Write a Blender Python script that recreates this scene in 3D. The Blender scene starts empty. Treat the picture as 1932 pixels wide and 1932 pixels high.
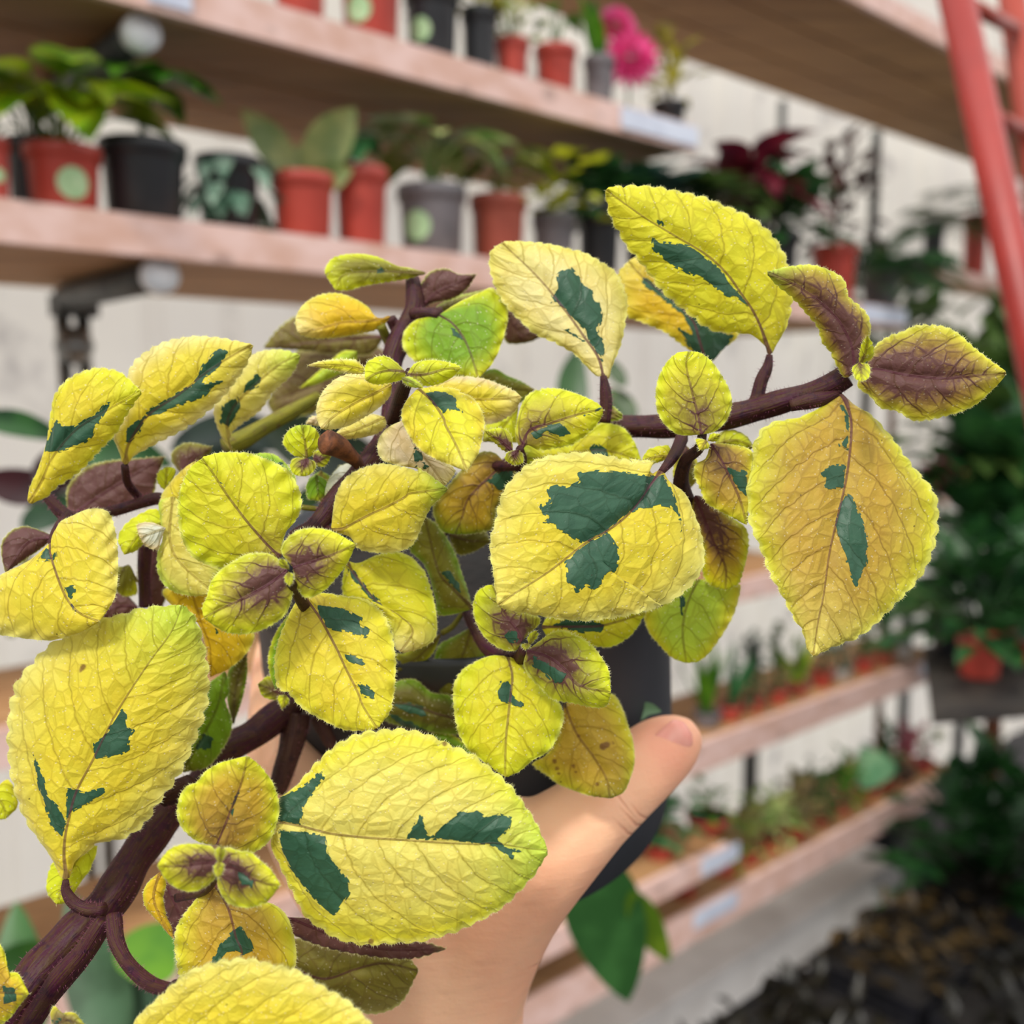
import bpy, bmesh, math, random
import numpy as np
from mathutils import Vector, Matrix, noise as mnoise
random.seed(7); RNG = np.random.default_rng(11)
scene = bpy.context.scene
COL = scene.collection

# ------------------------------------------------------------------ camera
F = 1860.0                      # focal length in pixels of the 1932 frame
PITCH = math.radians(6.6)
CAM = np.array([0.0, 0.0, 1.5])
FWD = np.array([0, math.cos(PITCH), -math.sin(PITCH)])
UPV = np.array([0, math.sin(PITCH), math.cos(PITCH)])
RIGHT = np.array([1.0, 0, 0])
cd = bpy.data.cameras.new('camera'); cam = bpy.data.objects.new('camera', cd); COL.objects.link(cam)
cam.location = CAM; cam.rotation_euler = (math.pi/2 - PITCH, 0, 0)
cd.sensor_width = 36; cd.lens = 36*F/1932; cd.clip_start = 0.02; cd.clip_end = 60
cd.dof.use_dof = True; cd.dof.focus_distance = 0.238; cd.dof.aperture_fstop = 9.0
scene.camera = cam

# ------------------------------------------------------------------ world, sun, exposure
w = bpy.data.worlds.new('sky'); scene.world = w; w.use_nodes = True
wn = w.node_tree; wn.nodes.clear()
wo = wn.nodes.new('ShaderNodeOutputWorld'); wb = wn.nodes.new('ShaderNodeBackground')
tc = wn.nodes.new('ShaderNodeTexCoord'); sx = wn.nodes.new('ShaderNodeSeparateXYZ')
rp = wn.nodes.new('ShaderNodeValToRGB')
wn.links.new(tc.outputs['Generated'], sx.inputs[0]); wn.links.new(sx.outputs[2], rp.inputs[0])
rp.color_ramp.elements[0].position = 0.0; rp.color_ramp.elements[0].color = (0.20, 0.19, 0.18, 1)
rp.color_ramp.elements[1].position = 0.75; rp.color_ramp.elements[1].color = (1.0, 0.99, 0.98, 1)
e = rp.color_ramp.elements.new(0.12); e.color = (0.80, 0.79, 0.78, 1)
wn.links.new(rp.outputs[0], wb.inputs[0]); wb.inputs[1].default_value = 1.72
wn.links.new(wb.outputs[0], wo.inputs[0])
sl = bpy.data.lights.new('sun', 'SUN'); sun = bpy.data.objects.new('sun', sl); COL.objects.link(sun)
sl.energy = 2.6; sl.angle = math.radians(9); sl.color = (1.0, 0.955, 0.88)
sun.rotation_euler = Vector((0.30, 0.62, -0.80)).to_track_quat('-Z', 'Y').to_euler()
scene.view_settings.view_transform = 'Standard'; scene.view_settings.look = 'None'
scene.view_settings.gamma = 1.0; scene.view_settings.use_curve_mapping = False
scene.view_settings.exposure = 0.0
scene.cycles.max_bounces = 8; scene.cycles.use_denoising = True

# ------------------------------------------------------------------ helpers
def lin(r, g, b):
    f = lambda c: (c/255/12.92) if c/255 <= 0.04045 else ((c/255+0.055)/1.055)**2.4
    return (f(r), f(g), f(b))
def WP(px, py, z):
    return CAM + FWD*z + RIGHT*((px-966)/F*z) + UPV*((966-py)/F*z)
def WPa(xy, z):
    xy = np.asarray(xy, float); z = np.broadcast_to(np.asarray(z, float), xy.shape[:-1])
    return CAM + FWD*z[..., None] + RIGHT*((xy[..., 0]-966)/F*z)[..., None] + UPV*((966-xy[..., 1])/F*z)[..., None]
REG = dict(a=(0,600,500), b=(400,440,500), c=(750,440,500), d=(1100,320,500), e=(1400,480,532), f=(0,1000,500),
           g=(300,820,500), h=(750,820,500), i=(1150,800,650), j=(0,1432,500), k=(400,1300,500), l=(700,1200,650),
           m=(200,1600,700), q=(0,0,1932))
def pts(s):
    out = []
    for tk in s.split():
        r = REG[tk[0]]; x, y = tk[1:].split(',')
        out.append((r[0]+float(x)*r[2]/1932, r[1]+float(y)*r[2]/1932))
    return out
def crom(P, n=10):
    P = np.asarray(P, float)
    if len(P) < 3: return P
    Q = np.vstack([2*P[0]-P[1], P, 2*P[-1]-P[-2]]); out = []
    u = np.linspace(0, 1, n, endpoint=False)[:, None]
    for i in range(1, len(Q)-2):
        p0, p1, p2, p3 = Q[i-1], Q[i], Q[i+1], Q[i+2]
        m1, m2 = (p2-p0)/2, (p3-p1)/2; L = np.linalg.norm(p2-p1)
        for m in (m1, m2):
            ln = np.linalg.norm(m)
            if ln > L: m *= L/ln
        out.append((2*u**3-3*u**2+1)*p1+(u**3-2*u**2+u)*m1+(-2*u**3+3*u**2)*p2+(u**3-u**2)*m2)
    return np.vstack(out+[P[-1:]])
def resample(P, s):
    P = np.asarray(P, float)
    d = np.r_[0, np.cumsum(np.linalg.norm(np.diff(P, axis=0), axis=1))]
    L = d[-1]; d = d/max(L, 1e-9)
    return np.stack([np.interp(s, d, P[:, k]) for k in range(P.shape[1])], -1), L
def mesh_obj(name, V, Fc, mat, parent=None, smooth=True, mats=None, midx=None):
    me = bpy.data.meshes.new(name); me.from_pydata([tuple(v) for v in V], [], [tuple(int(i) for i in f) for f in Fc]); me.update()
    for m in (mats or [mat]): me.materials.append(m)
    if midx is not None: me.polygons.foreach_set('material_index', midx)
    if smooth: me.polygons.foreach_set('use_smooth', [True]*len(me.polygons))
    o = bpy.data.objects.new(name, me); COL.objects.link(o)
    if parent is not None: o.parent = parent; o.matrix_parent_inverse = Matrix.Translation(-Vector(parent.location))
    return o
def thing(name, label, cat, loc=(0, 0, 0), group=None):
    o = bpy.data.objects.new(name, None); o.empty_display_size = 0.02; COL.objects.link(o); o.location = tuple(loc)
    o['label'] = label; o['category'] = cat
    if group: o['group'] = group
    return o
def tag(o, label, cat, group=None):
    o['label'] = label; o['category'] = cat
    if group: o['group'] = group
    return o
class G:                         # mesh accumulator
    def __init__(s): s.V = []; s.F = []
    def add(s, V, Fc):
        b = len(s.V); s.V += [tuple(v) for v in V]; s.F += [tuple(i+b for i in f) for f in Fc]
    def tube(s, P, R, n=10, cap=True):
        P = np.asarray(P, float); R = np.broadcast_to(np.asarray(R, float), (len(P),))
        T = np.gradient(P, axis=0); T /= np.linalg.norm(T, axis=1)[:, None]+1e-12
        up = np.array([0.13, 0.21, 0.97]); V = []
        a = np.cross(T[0], up); a /= np.linalg.norm(a)
        for i in range(len(P)):
            a = a-T[i]*a.dot(T[i]); a /= np.linalg.norm(a); b = np.cross(T[i], a)
            for k in range(n):
                t = 2*math.pi*k/n; V.append(P[i]+R[i]*(a*math.cos(t)+b*math.sin(t)))
        Fc = [(i*n+k, i*n+(k+1) % n, (i+1)*n+(k+1) % n, (i+1)*n+k) for i in range(len(P)-1) for k in range(n)]
        if cap: Fc += [tuple(range(n))[::-1], tuple((len(P)-1)*n+k for k in range(n))]
        s.add(V, Fc)
    def box(s, o, ax, ay, az):   # corner o and three edge vectors
        o, ax, ay, az = map(np.asarray, (o, ax, ay, az))
        V = [o, o+ax, o+ax+ay, o+ay, o+az, o+ax+az, o+ax+ay+az, o+ay+az]
        s.add(V, [(0,3,2,1), (4,5,6,7), (0,1,5,4), (1,2,6,5), (2,3,7,6), (3,0,4,7)])
    def lathe(s, C, prof, A=(0, 0, 1), n=32):
        C = np.asarray(C, float); A = np.asarray(A, float); A = A/np.linalg.norm(A)
        a = np.cross(A, (0.1, 1, 0.2)); a /= np.linalg.norm(a); b = np.cross(A, a); V = []
        for r, h in prof:
            for k in range(n):
                t = 2*math.pi*k/n; V.append(C+A*h+r*(a*math.cos(t)+b*math.sin(t)))
        Fc = [(i*n+k, i*n+(k+1) % n, (i+1)*n+(k+1) % n, (i+1)*n+k) for i in range(len(prof)-1) for k in range(n)]
        s.add(V, Fc)
    def build(s, name, mat, parent=None, smooth=True): return mesh_obj(name, s.V, s.F, mat, parent, smooth)

# ------------------------------------------------------------------ materials
class NT:
    def __init__(s, name):
        s.m = bpy.data.materials.new(name); s.m.use_nodes = True; s.t = s.m.node_tree; s.t.nodes.clear()
        s.out = s.t.nodes.new('ShaderNodeOutputMaterial')
    def n(s, ty, **kw):
        nd = s.t.nodes.new(ty)
        for k, v in kw.items():
            if k == 'ins':
                for a, b in v.items(): s.put(nd, a, b)
            else: setattr(nd, k, v)
        return nd
    def put(s, nd, a, b):
        if isinstance(b, bpy.types.NodeSocket): s.t.links.new(b, nd.inputs[a])
        else:
            if isinstance(b, tuple) and len(b) == 3 and nd.inputs[a].type == 'RGBA': b = b+(1,)
            nd.inputs[a].default_value = b
    def math(s, op, a, b=0.0, c=None, clamp=False):
        nd = s.n('ShaderNodeMath', operation=op, use_clamp=clamp); s.put(nd, 0, a); s.put(nd, 1, b)
        if c is not None: s.put(nd, 2, c)
        return nd.outputs[0]
    def mix(s, f, a, b, bt='MIX'):
        nd = s.n('ShaderNodeMix', data_type='RGBA', blend_type=bt)
        s.put(nd, 0, f); s.put(nd, 6, a); s.put(nd, 7, b); return nd.outputs[2]
    def ss(s, x, a, b, lo=0.0, hi=1.0):
        nd = s.n('ShaderNodeMapRange', interpolation_type='SMOOTHSTEP'); s.put(nd, 0, x)
        for i, v in zip((1, 2, 3, 4), (a, b, lo, hi)): s.put(nd, i, v)
        return nd.outputs[0]
    def xyz(s, x, y, z=0.0):
        nd = s.n('ShaderNodeCombineXYZ'); s.put(nd, 0, x); s.put(nd, 1, y); s.put(nd, 2, z); return nd.outputs[0]
    def noise(s, v, sc, det=3, rough=.55):
        nd = s.n('ShaderNodeTexNoise', ins={'Scale': sc, 'Detail': det, 'Roughness': rough})
        if v is not None: s.put(nd, 'Vector', v)
        return nd.outputs[0]
def simple(name, c, rough=.6, c2=None, sc=30, bump=0, spec=.5, metal=0, trans=0, sss=0):
    n = NT(name); g = n.n('ShaderNodeTexCoord').outputs['Object']
    nz = n.noise(g, sc)
    c2 = c2 or tuple(x*.75 for x in c)
    colr = n.mix(n.ss(nz, .35, .65), c, c2)
    p = n.n('ShaderNodeBsdfPrincipled', ins={'Base Color': colr, 'Roughness': rough, 'Metallic': metal, 'Specular IOR Level': spec})
    if sss: n.put(p, 'Subsurface Weight', sss); n.put(p, 'Subsurface Radius', (.010, .004, .002)); n.put(p, 'Subsurface Scale', 1.0)
    if bump:
        b = n.n('ShaderNodeBump', ins={'Strength': .5, 'Distance': bump, 'Height': n.noise(g, sc*3)}); n.put(p, 'Normal', b.outputs[0])
    sh = p.outputs[0]
    if trans:
        tr = n.n('ShaderNodeBsdfTranslucent', ins={'Color': colr}); mx = n.n('ShaderNodeMixShader', ins={0: trans, 1: sh, 2: tr.outputs[0]}); sh = mx.outputs[0]
    n.t.links.new(sh, n.out.inputs[0]); return n.m

def leaf_material():
    n = NT('variegated_leaf')
    ua = n.n('ShaderNodeUVMap', uv_map='uvA').outputs[0]; ub = n.n('ShaderNodeUVMap', uv_map='uvB').outputs[0]
    A = n.n('ShaderNodeSeparateXYZ', ins={0: ua}); B = n.n('ShaderNodeSeparateXYZ', ins={0: ub})
    ca = n.n('ShaderNodeAttribute', attribute_name='Col'); pa = n.n('ShaderNodeAttribute', attribute_name='Par')
    P = n.n('ShaderNodeSeparateXYZ', ins={0: pa.outputs['Color']})
    sv, t = A.outputs[0], A.outputs[1]; at = n.math('ABSOLUTE', t)
    lx, ly = B.outputs[0], B.outputs[1]; aly = n.math('ABSOLUTE', ly)
    side = n.math('SIGN', t)
    wob = n.math('MULTIPLY_ADD', n.noise(n.xyz(lx, ly), .7, 2), .34, -.17)
    v = n.math('ADD', n.math('SUBTRACT', sv, n.math('MULTIPLY', n.math('MULTIPLY', aly, pa.outputs['Alpha']), n.math('MULTIPLY_ADD', at, .55, .60))), n.math('MULTIPLY_ADD', side, .21, 10.0))
    v = n.math('ADD', v, wob)
    fr = n.math('FRACT', v); d = n.math('MINIMUM', fr, n.math('SUBTRACT', 1.0, fr))      # 0 on a vein, .5 between
    sec = n.ss(d, .012, .060, 1.0, 0.0)
    sec = n.math('MULTIPLY', sec, n.ss(at, .80, 1.0, 1.0, .25))
    vor = n.n('ShaderNodeTexVoronoi', feature='DISTANCE_TO_EDGE', ins={'Vector': n.xyz(n.math('ADD', lx, n.math('MULTIPLY', aly, -.35)), ly, 0.0), 'Scale': .86, 'Randomness': .85})
    vd = vor.outputs['Distance']
    ter = n.ss(vd, .01, .075, 1.0, 0.0)
    vo2 = n.n('ShaderNodeTexVoronoi', feature='DISTANCE_TO_EDGE', ins={'Vector': n.xyz(lx, ly), 'Scale': 2.6, 'Randomness': 1.0}).outputs['Distance']
    qua = n.ss(vo2, .0, .12, 1.0, 0.0)
    veins = n.math('MAXIMUM', sec, n.math('MULTIPLY', ter, .6)); veins = n.math('MAXIMUM', veins, n.math('MULTIPLY', qua, .12))
    midw = n.math('MULTIPLY_ADD', sv, -.011, .15)
    mid = n.ss(aly, n.math('MULTIPLY', midw, .45), midw, 1.0, 0.0)
    base = ca.outputs['Color']
    pur = P.outputs[1]                                                    # purple pigment 0..1
    mott = n.noise(n.xyz(lx, ly), .55, 3)
    base = n.mix(n.ss(mott, .40, .68, 0.0, .34), base, n.mix(1.0, base, (1.0, .86, .45, 1), 'MULTIPLY'))
    # purple flush: strongest along veins
    pf = n.math('MULTIPLY', pur, n.math('MULTIPLY_ADD', veins, .7, n.math('MULTIPLY_ADD', n.noise(n.xyz(lx, ly), 2.2, 3), 1.0, .62)), clamp=True)
    base = n.mix(pf, base, lin(102, 66, 56)+(1,))
    vcol = n.mix(n.math('MULTIPLY', P.outputs[2], .2), n.mix(1.0, base, (.66, .60, .34, 1), 'MULTIPLY'), lin(130, 96, 48)+(1,))
    base = n.mix(n.math('MULTIPLY', veins, .66), base, vcol)
    # glands / hair bases
    sp = n.n('ShaderNodeTexVoronoi', ins={'Vector': n.xyz(lx, ly), 'Scale': 3.4}); keep = n.math('GREATER_THAN', n.n('ShaderNodeSeparateColor', ins={0: sp.outputs['Color']}).outputs[0], .42)
    dots = n.math('MULTIPLY', n.ss(sp.outputs['Distance'], .10, .28, 1.0, 0.0), keep)
    base = n.mix(n.math('MULTIPLY', n.math('MULTIPLY', dots, n.math('MULTIPLY_ADD', pur, -.75, 1.0)), .62), base, n.mix(.5, base, (1, .95, .55, 1)))
    base = n.mix(n.math('MULTIPLY', n.ss(at, .92, 1.0), .4), base, lin(232,234,130)+(1,))
    # green sector
    jag = n.n('ShaderNodeTexVoronoi', ins={'Vector': n.xyz(lx, ly), 'Scale': 3.0}).outputs['Color']
    jg = n.math('MULTIPLY_ADD', n.n('ShaderNodeSeparateColor', ins={0: jag}).outputs[0], .22, -.11)
    gm = n.ss(n.math('ADD', P.outputs[0], jg), -.02, .02)
    gcol = n.mix(n.noise(n.xyz(lx, ly), .8, 3), lin(26, 66, 40)+(1,), lin(60, 102, 68)+(1,))
    gcol = n.mix(n.math('MULTIPLY', veins, .5), gcol, lin(24, 56, 22)+(1,))
    base = n.mix(gm, base, gcol)
    # small dark specks
    sk = n.n('ShaderNodeTexVoronoi', ins={'Vector': n.xyz(lx, ly, 4.0), 'Scale': .85})
    skm = n.math('MULTIPLY', n.ss(sk.outputs['Distance'], .045, .065, 1.0, 0.0), n.math('GREATER_THAN', n.n('ShaderNodeSeparateColor', ins={0: sk.outputs['Color']}).outputs[0], .66))
    base = n.mix(n.math('MULTIPLY', skm, .7), base, lin(60, 42, 20)+(1,))
    mcol = n.mix(n.n('ShaderNodeSeparateColor', ins={0: pa.outputs['Color']}).outputs[2], n.mix(1.0, base, (.72, .66, .5, 1), 'MULTIPLY'), lin(96, 48, 54)+(1,))
    base = n.mix(n.math('MULTIPLY', mid, .9), base, mcol)
    base = n.mix(n.math('MULTIPLY', n.ss(n.math('ADD', ca.outputs['Alpha'], n.math('MULTIPLY_ADD', mott, .8, -.4)), -.2, .5), .8), base, lin(112,66,34)+(1,))
    base = n.mix(1.0, base, (.86, .865, 1.12, 1), 'MULTIPLY')
    # relief
    dome = n.ss(vd, -.12, .42); strip = n.math('POWER', n.math('MULTIPLY', d, 2.0), .4)
    h = n.math('ADD', n.math('MULTIPLY', dome, .55), n.math('MULTIPLY', strip, .55))
    h = n.math('ADD', h, n.math('MULTIPLY', n.ss(vo2, 0, .5), .07)); h = n.math('ADD', h, n.math('MULTIPLY', dots, .10))
    h = n.math('SUBTRACT', h, n.math('MULTIPLY', mid, .2))
    h = n.math('MULTIPLY', h, n.math('MULTIPLY_ADD', gm, -.45, 1.0))
    h = n.math('ADD', h, n.math('MULTIPLY', n.noise(n.xyz(lx, ly), 9, 2), .03))
    bp = n.n('ShaderNodeBump', ins={'Strength': .7, 'Distance': .0010, 'Height': h})
    p = n.n('ShaderNodeBsdfPrincipled', ins={'Base Color': base, 'Roughness': n.math('MULTIPLY_ADD', gm, -.12, .58), 'Specular IOR Level': .32, 'Normal': bp.outputs[0],
        'Sheen Weight': .12, 'Sheen Roughness': .4})
    tr = n.n('ShaderNodeBsdfTranslucent', ins={'Color': n.mix(1.0, base, (1.0, .95, .55, 1), 'MULTIPLY'), 'Normal': bp.outputs[0]})
    mx = n.n('ShaderNodeMixShader', ins={0: n.math('MULTIPLY_ADD', gm, -.12, .24), 1: p.outputs[0], 2: tr.outputs[0]})
    n.t.links.new(mx.outputs[0], n.out.inputs[0]); return n.m
def stem_material(name, c1, c2, c3):
    n = NT(name); g = n.n('ShaderNodeTexCoord').outputs['Object']
    uv = n.n('ShaderNodeUVMap', uv_map='uvS').outputs[0]; S = n.n('ShaderNodeSeparateXYZ', ins={0: uv})
    st = n.noise(n.xyz(n.math('MULTIPLY', S.outputs[0], 5.0), n.math('MULTIPLY', S.outputs[1], .9)), 1.0, 4)
    c = n.mix(n.ss(st, .38, .62), c1+(1,), c2+(1,)); c = n.mix(n.ss(n.noise(g, 420, 3), .5, .75), c, c3+(1,))
    b = n.n('ShaderNodeBump', ins={'Strength': .6, 'Distance': .0006, 'Height': n.math('ADD', st, n.math('MULTIPLY', n.noise(g, 900, 2), .4))})
    p = n.n('ShaderNodeBsdfPrincipled', ins={'Base Color': c, 'Roughness': .55, 'Normal': b.outputs[0], 'Specular IOR Level': .25})
    n.t.links.new(p.outputs[0], n.out.inputs[0]); return n.m
M_LEAF = leaf_material()
M_HAIR = simple('leaf_fuzz', lin(238, 236, 190), .6, lin(225, 225, 160), trans=.4)
M_STEM = stem_material('purple_stem', lin(58, 12, 36), lin(66, 42, 22), lin(38, 8, 30))
M_STEMB = stem_material('brown_stem', lin(54, 26, 26), lin(66, 42, 32), lin(36, 16, 22))
M_STEMG = stem_material('olive_stem', lin(128, 124, 30), lin(100, 100, 24), lin(96, 80, 40))
M_STEMH = simple('stem_fuzz', lin(150, 90, 110), .6, lin(120, 60, 80), trans=.3)
M_DRY = simple('dried_flower', lin(124, 72, 40), .8, lin(70, 36, 20), 300, .0006)
def wood(name, c1, c2, knots=.4):
    n = NT(name); g = n.n('ShaderNodeTexCoord').outputs['Object']
    mp = n.n('ShaderNodeMapping', ins={0: g}); mp.inputs['Rotation'].default_value = (0, 0, -math.radians(41.5)); mp.inputs['Scale'].default_value = (1.6, 14, 16)
    nz = n.noise(mp.outputs[0], 2.0, 5); c = n.mix(n.ss(nz, .3, .7), c1+(1,), c2+(1,))
    mp2 = n.n('ShaderNodeMapping', ins={0: g}); mp2.inputs['Rotation'].default_value = (0, 0, -math.radians(41.5)); mp2.inputs['Scale'].default_value = (3.2, 14, 14)
    vk = n.n('ShaderNodeTexVoronoi', ins={'Vector': mp2.outputs[0], 'Scale': 1.3})
    c = n.mix(n.math('MULTIPLY', n.ss(vk.outputs['Distance'], .10, .24, 1.0, 0.0), knots), c, tuple(x*.30 for x in c1)+(1,))
    p = n.n('ShaderNodeBsdfPrincipled', ins={'Base Color': c, 'Roughness': .7, 'Specular IOR Level': .3}); n.t.links.new(p.outputs[0], n.out.inputs[0]); return n.m
M_BOARD = wood('brown_board', lin(178, 136, 92), lin(146, 106, 70), .6)
M_WOOD = wood('pinkish_board', lin(226, 194, 186), lin(206, 166, 150), .5)
M_WALL = None

# ------------------------------------------------------------------ leaf builder
LIME, YEL, CREAM, GOLD = lin(216,226,28), lin(228,212,50), lin(238,226,136), lin(226,190,28)
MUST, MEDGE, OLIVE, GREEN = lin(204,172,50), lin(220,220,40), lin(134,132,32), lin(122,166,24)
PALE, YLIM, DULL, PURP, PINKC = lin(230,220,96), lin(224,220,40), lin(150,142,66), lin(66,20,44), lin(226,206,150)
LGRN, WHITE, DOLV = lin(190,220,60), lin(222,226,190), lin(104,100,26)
CD = dict(LIME=LIME, YEL=YEL, CREAM=CREAM, GOLD=GOLD, MUST=MUST, MEDGE=MEDGE, OLIVE=OLIVE, GREEN=GREEN, PALE=PALE, YLIM=YLIM,
          DULL=DULL, PURP=PURP, PINKC=PINKC, LGRN=LGRN, WHITE=WHITE, DOLV=DOLV)
def sdist(P, poly):
    poly = np.asarray(poly, float); Q = np.roll(poly, -1, 0)
    best = np.full(P.shape[:-1], 1e9); ins = np.zeros(P.shape[:-1], bool)
    for a, b in zip(poly, Q):
        ab = b-a; l2 = ab.dot(ab)+1e-9
        u = np.clip(((P-a)@ab)/l2, 0, 1); dd = np.linalg.norm(P-(a+u[..., None]*ab), axis=-1); best = np.minimum(best, dd)
        c = (a[1] > P[..., 1]) != (b[1] > P[..., 1])
        xx = a[0]+(P[..., 1]-a[1])*(b[0]-a[0])/((b[1]-a[1]) if abs(b[1]-a[1]) > 1e-9 else 1e-9)
        ins ^= c & (P[..., 0] < xx)
    return np.where(ins, best, -best)
def build_leaf(parent, spec):
    """spec: zb zt dl dr | inner edge tip | purple extent midpurple | base | L | R | tip | M | green | petiole"""
    f = [x.strip() for x in spec.split('|')]
    zb, zt, dl, dr = map(float, f[0].split())
    cin, ced, ctip = [np.array(CD[x]) for x in f[1].split()]
    pu, pe, mp = map(float, f[2].split())
    b, t = pts(f[3])[0], pts(f[6])[0]
    Lc = crom([b]+pts(f[4])+[t]); Rc = crom([b]+pts(f[5])+[t]); Mc = crom([b]+pts(f[7])+[t])
    _, lm = resample(Mc, [0, 1]); _, ll = resample(Lc, [0, 1]); _, lr = resample(Rc, [0, 1])
    n = int(np.clip(max(lm, ll*.7)/4.0, 14, 120))
    s = np.linspace(0, 1, n+1)
    Mp, _ = resample(Mc, s); Lp, _ = resample(Lc, s); Rp, _ = resample(Rc, s)
    hw = max(np.linalg.norm(Lp-Mp, axis=1).max(), np.linalg.norm(Rp-Mp, axis=1).max())
    m = int(np.clip(hw/4.0, 7, 50))
    tt = np.linspace(-1, 1, 2*m+1); at = np.abs(tt)
    # crenate margin
    tooth = max(9.0, lm*.060)
    def scal(E, ln, ph):
        k = max(4, round(ln/tooth)); rnd = RNG.uniform(.7, 1.2, n+1)
        wv = np.abs(np.sin(math.pi*(k*s+ph)))**.8
        rad = E-Mp; rad /= np.linalg.norm(rad, axis=1)[:, None]+1e-9
        fade = np.clip((s-.06)/.12, 0, 1)*np.clip((1.0-s)/.03, 0, 1)
        return rad*((wv-.55)*tooth*.24*fade*rnd)[:, None]
    dL, dR = scal(Lp, ll, 0), scal(Rp, lr, .3)
    X = np.empty((n+1, 2*m+1, 2))
    wt = np.clip((at-.72)/.28, 0, 1)**1.5
    for j, tj in enumerate(tt):
        E, dE = (Lp, dL) if tj < 0 else (Rp, dR)
        X[:, j] = Mp+(E-Mp)*abs(tj)+dE*wt[j]
    hL, hR = np.linalg.norm(Lp-Mp, axis=1), np.linalg.norm(Rp-Mp, axis=1)
    S, T = np.meshgrid(s, tt, indexing='ij')
    sm = np.sin(np.pi*np.clip(S*1.0, 0, 1))**.5
    zc = zb+(zt-zb)*S
    ed = np.where(T < 0, dl, dr)
    zz = zc+ed*np.abs(T)**1.7*sm-(.0012*np.sin(np.pi*S)*lm/300)
    HW = np.where(T < 0, hL[:, None], hR[:, None])
    LY = T*HW
    zz += .0010*np.exp(-(LY/(.030*lm+3))**2)*np.sin(np.pi*np.clip(S, .0, .9))*min(1, lm/250)
    zz += .0007*min(1, lm/200)*np.sin(2*np.pi*(S*ll/(tooth*3.1))+np.sign(T))*np.abs(T)**4*sm
    P3 = WPa(X, zz)
    # puckered relief between the side veins (true displacement)
    NV = float(np.clip(lm/70, 3.2, 7.5))
    vv = S*NV-NV/lm*np.abs(LY)*(.60+.55*np.abs(T))+.21*np.sign(T); fr = vv-np.floor(vv)
    dome = np.sin(np.pi*fr)**.6*np.clip(np.abs(T)*4, 0, 1)*np.clip((1-np.abs(T))*5, .15, 1)
    du = np.gradient(P3, axis=0); dv = np.gradient(P3, axis=1); N = np.cross(du, dv); N /= np.linalg.norm(N, axis=-1)[..., None]+1e-12
    flip = np.sign(((CAM-P3)*N).sum(-1)); flip = np.where(flip == 0, 1, flip); N *= flip[..., None]
    amp = .00055*min(1.3, lm/260)*(.35 if pu > .95 else 1)
    P3 = P3+N*(dome*amp)[..., None]
    V = P3.reshape(-1, 3); W = 2*m+1
    ii, jj = np.meshgrid(np.arange(n), np.arange(2*m), indexing='ij'); a0 = (ii*W+jj).ravel()
    Fq = np.stack([a0, a0+1, a0+W+1, a0+W], 1)
    if (flip < 0).mean() > .5: Fq = Fq[:, ::-1]
    nmain = len(V)
    # attributes
    e2 = np.clip((np.abs(T)-.45)/.5, 0, 1)[..., None]**1.6
    col = cin*(1-e2)+ced*e2
    tp = np.clip((S-.62)/.38, 0, 1)[..., None]**1.5
    col = col*(1-tp)+ctip*tp
    spt = np.full(S.shape+(1,), -3.0)
    if len(f) > 10:
        for tk in f[10].split():
            xy, rr_ = tk.rsplit(',', 1); q_ = np.array(pts(xy)[0]); spt = np.maximum(spt, ((float(rr_)-np.linalg.norm(X-q_, axis=-1))/6)[..., None])
    colr = np.concatenate([col, spt], -1).reshape(-1, 4)
    gd = np.full(S.shape, -3.0)
    for g in f[8].split(';'):
        if g.strip(): gd = np.maximum(gd, sdist(X, pts(g))/25.0)
    rr = np.sqrt((S/max(pe, .01))**2+(np.abs(T)/.85)**2)
    pur = min(1, pu*1.1)*np.clip(1.55-1.15*rr, 0, 1)
    if pe > 2: pur = pu*np.clip((1-np.abs(T))*5, 0, 1)*np.clip((1-S)*8, 0, 1)
    par = np.stack([gd, pur, mp*(1-.8*S), np.full(S.shape, 25*NV/lm)], -1).reshape(-1, 4)
    uA = np.stack([S*NV, T], -1).reshape(-1, 2); uB = np.stack([S*lm/25+17*RNG.random(), LY/25], -1).reshape(-1, 2)
    # marginal fuzz
    HV, HF = [], []
    px = .25/F
    for E, jn in ((0, 1), (W-1, W-2)):
        for i in range(1, n+1):
            for q in range(3):
                u = RNG.random(); i2 = min(i+1, n)
                p = P3[i, E]*(1-u)+P3[i2, E]*u; o_ = p-P3[i, E+(1 if E == 0 else -1)*3]
                o_ = o_/(np.linalg.norm(o_)+1e-9); tg = P3[i2, E]-P3[i-1, E]; tg = tg/(np.linalg.norm(tg)+1e-9)
                dirr = o_+RNG.normal(0, .28, 3)+tg*.25; dirr /= np.linalg.norm(dirr); L_ = RNG.uniform(3, 6.5)*px
                HV += [p-tg*px*.32, p+tg*px*.32, p+dirr*L_]; k = nmain+len(HV)-3; HF.append((k, k+1, k+2))
    allV = np.vstack([V, np.array(HV)]) if HV else V
    Fl = [tuple(r) for r in Fq.tolist()]+HF
    o = mesh_obj('young_leaf' if lm < 62 else 'leaf', allV.tolist(), Fl, None, parent, True, [M_LEAF, M_HAIR], [0]*len(Fq)+[1]*len(HF))
    me = o.data; nh = len(allV)-nmain
    for nm, arr in (('Col', colr), ('Par', par)):
        at_ = me.attributes.new(nm, 'FLOAT_COLOR', 'POINT')
        at_.data.foreach_set('color', np.vstack([arr, np.zeros((nh, 4))]).astype(np.float32).ravel())
    li = np.empty(len(me.loops), np.int32); me.loops.foreach_get('vertex_index', li)
    for nm, arr in (('uvA', uA), ('uvB', uB)):
        uvl = me.uv_layers.new(name=nm); uvl.data.foreach_set('uv', np.vstack([arr, np.zeros((nh, 2))])[li].astype(np.float32).ravel())
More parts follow.
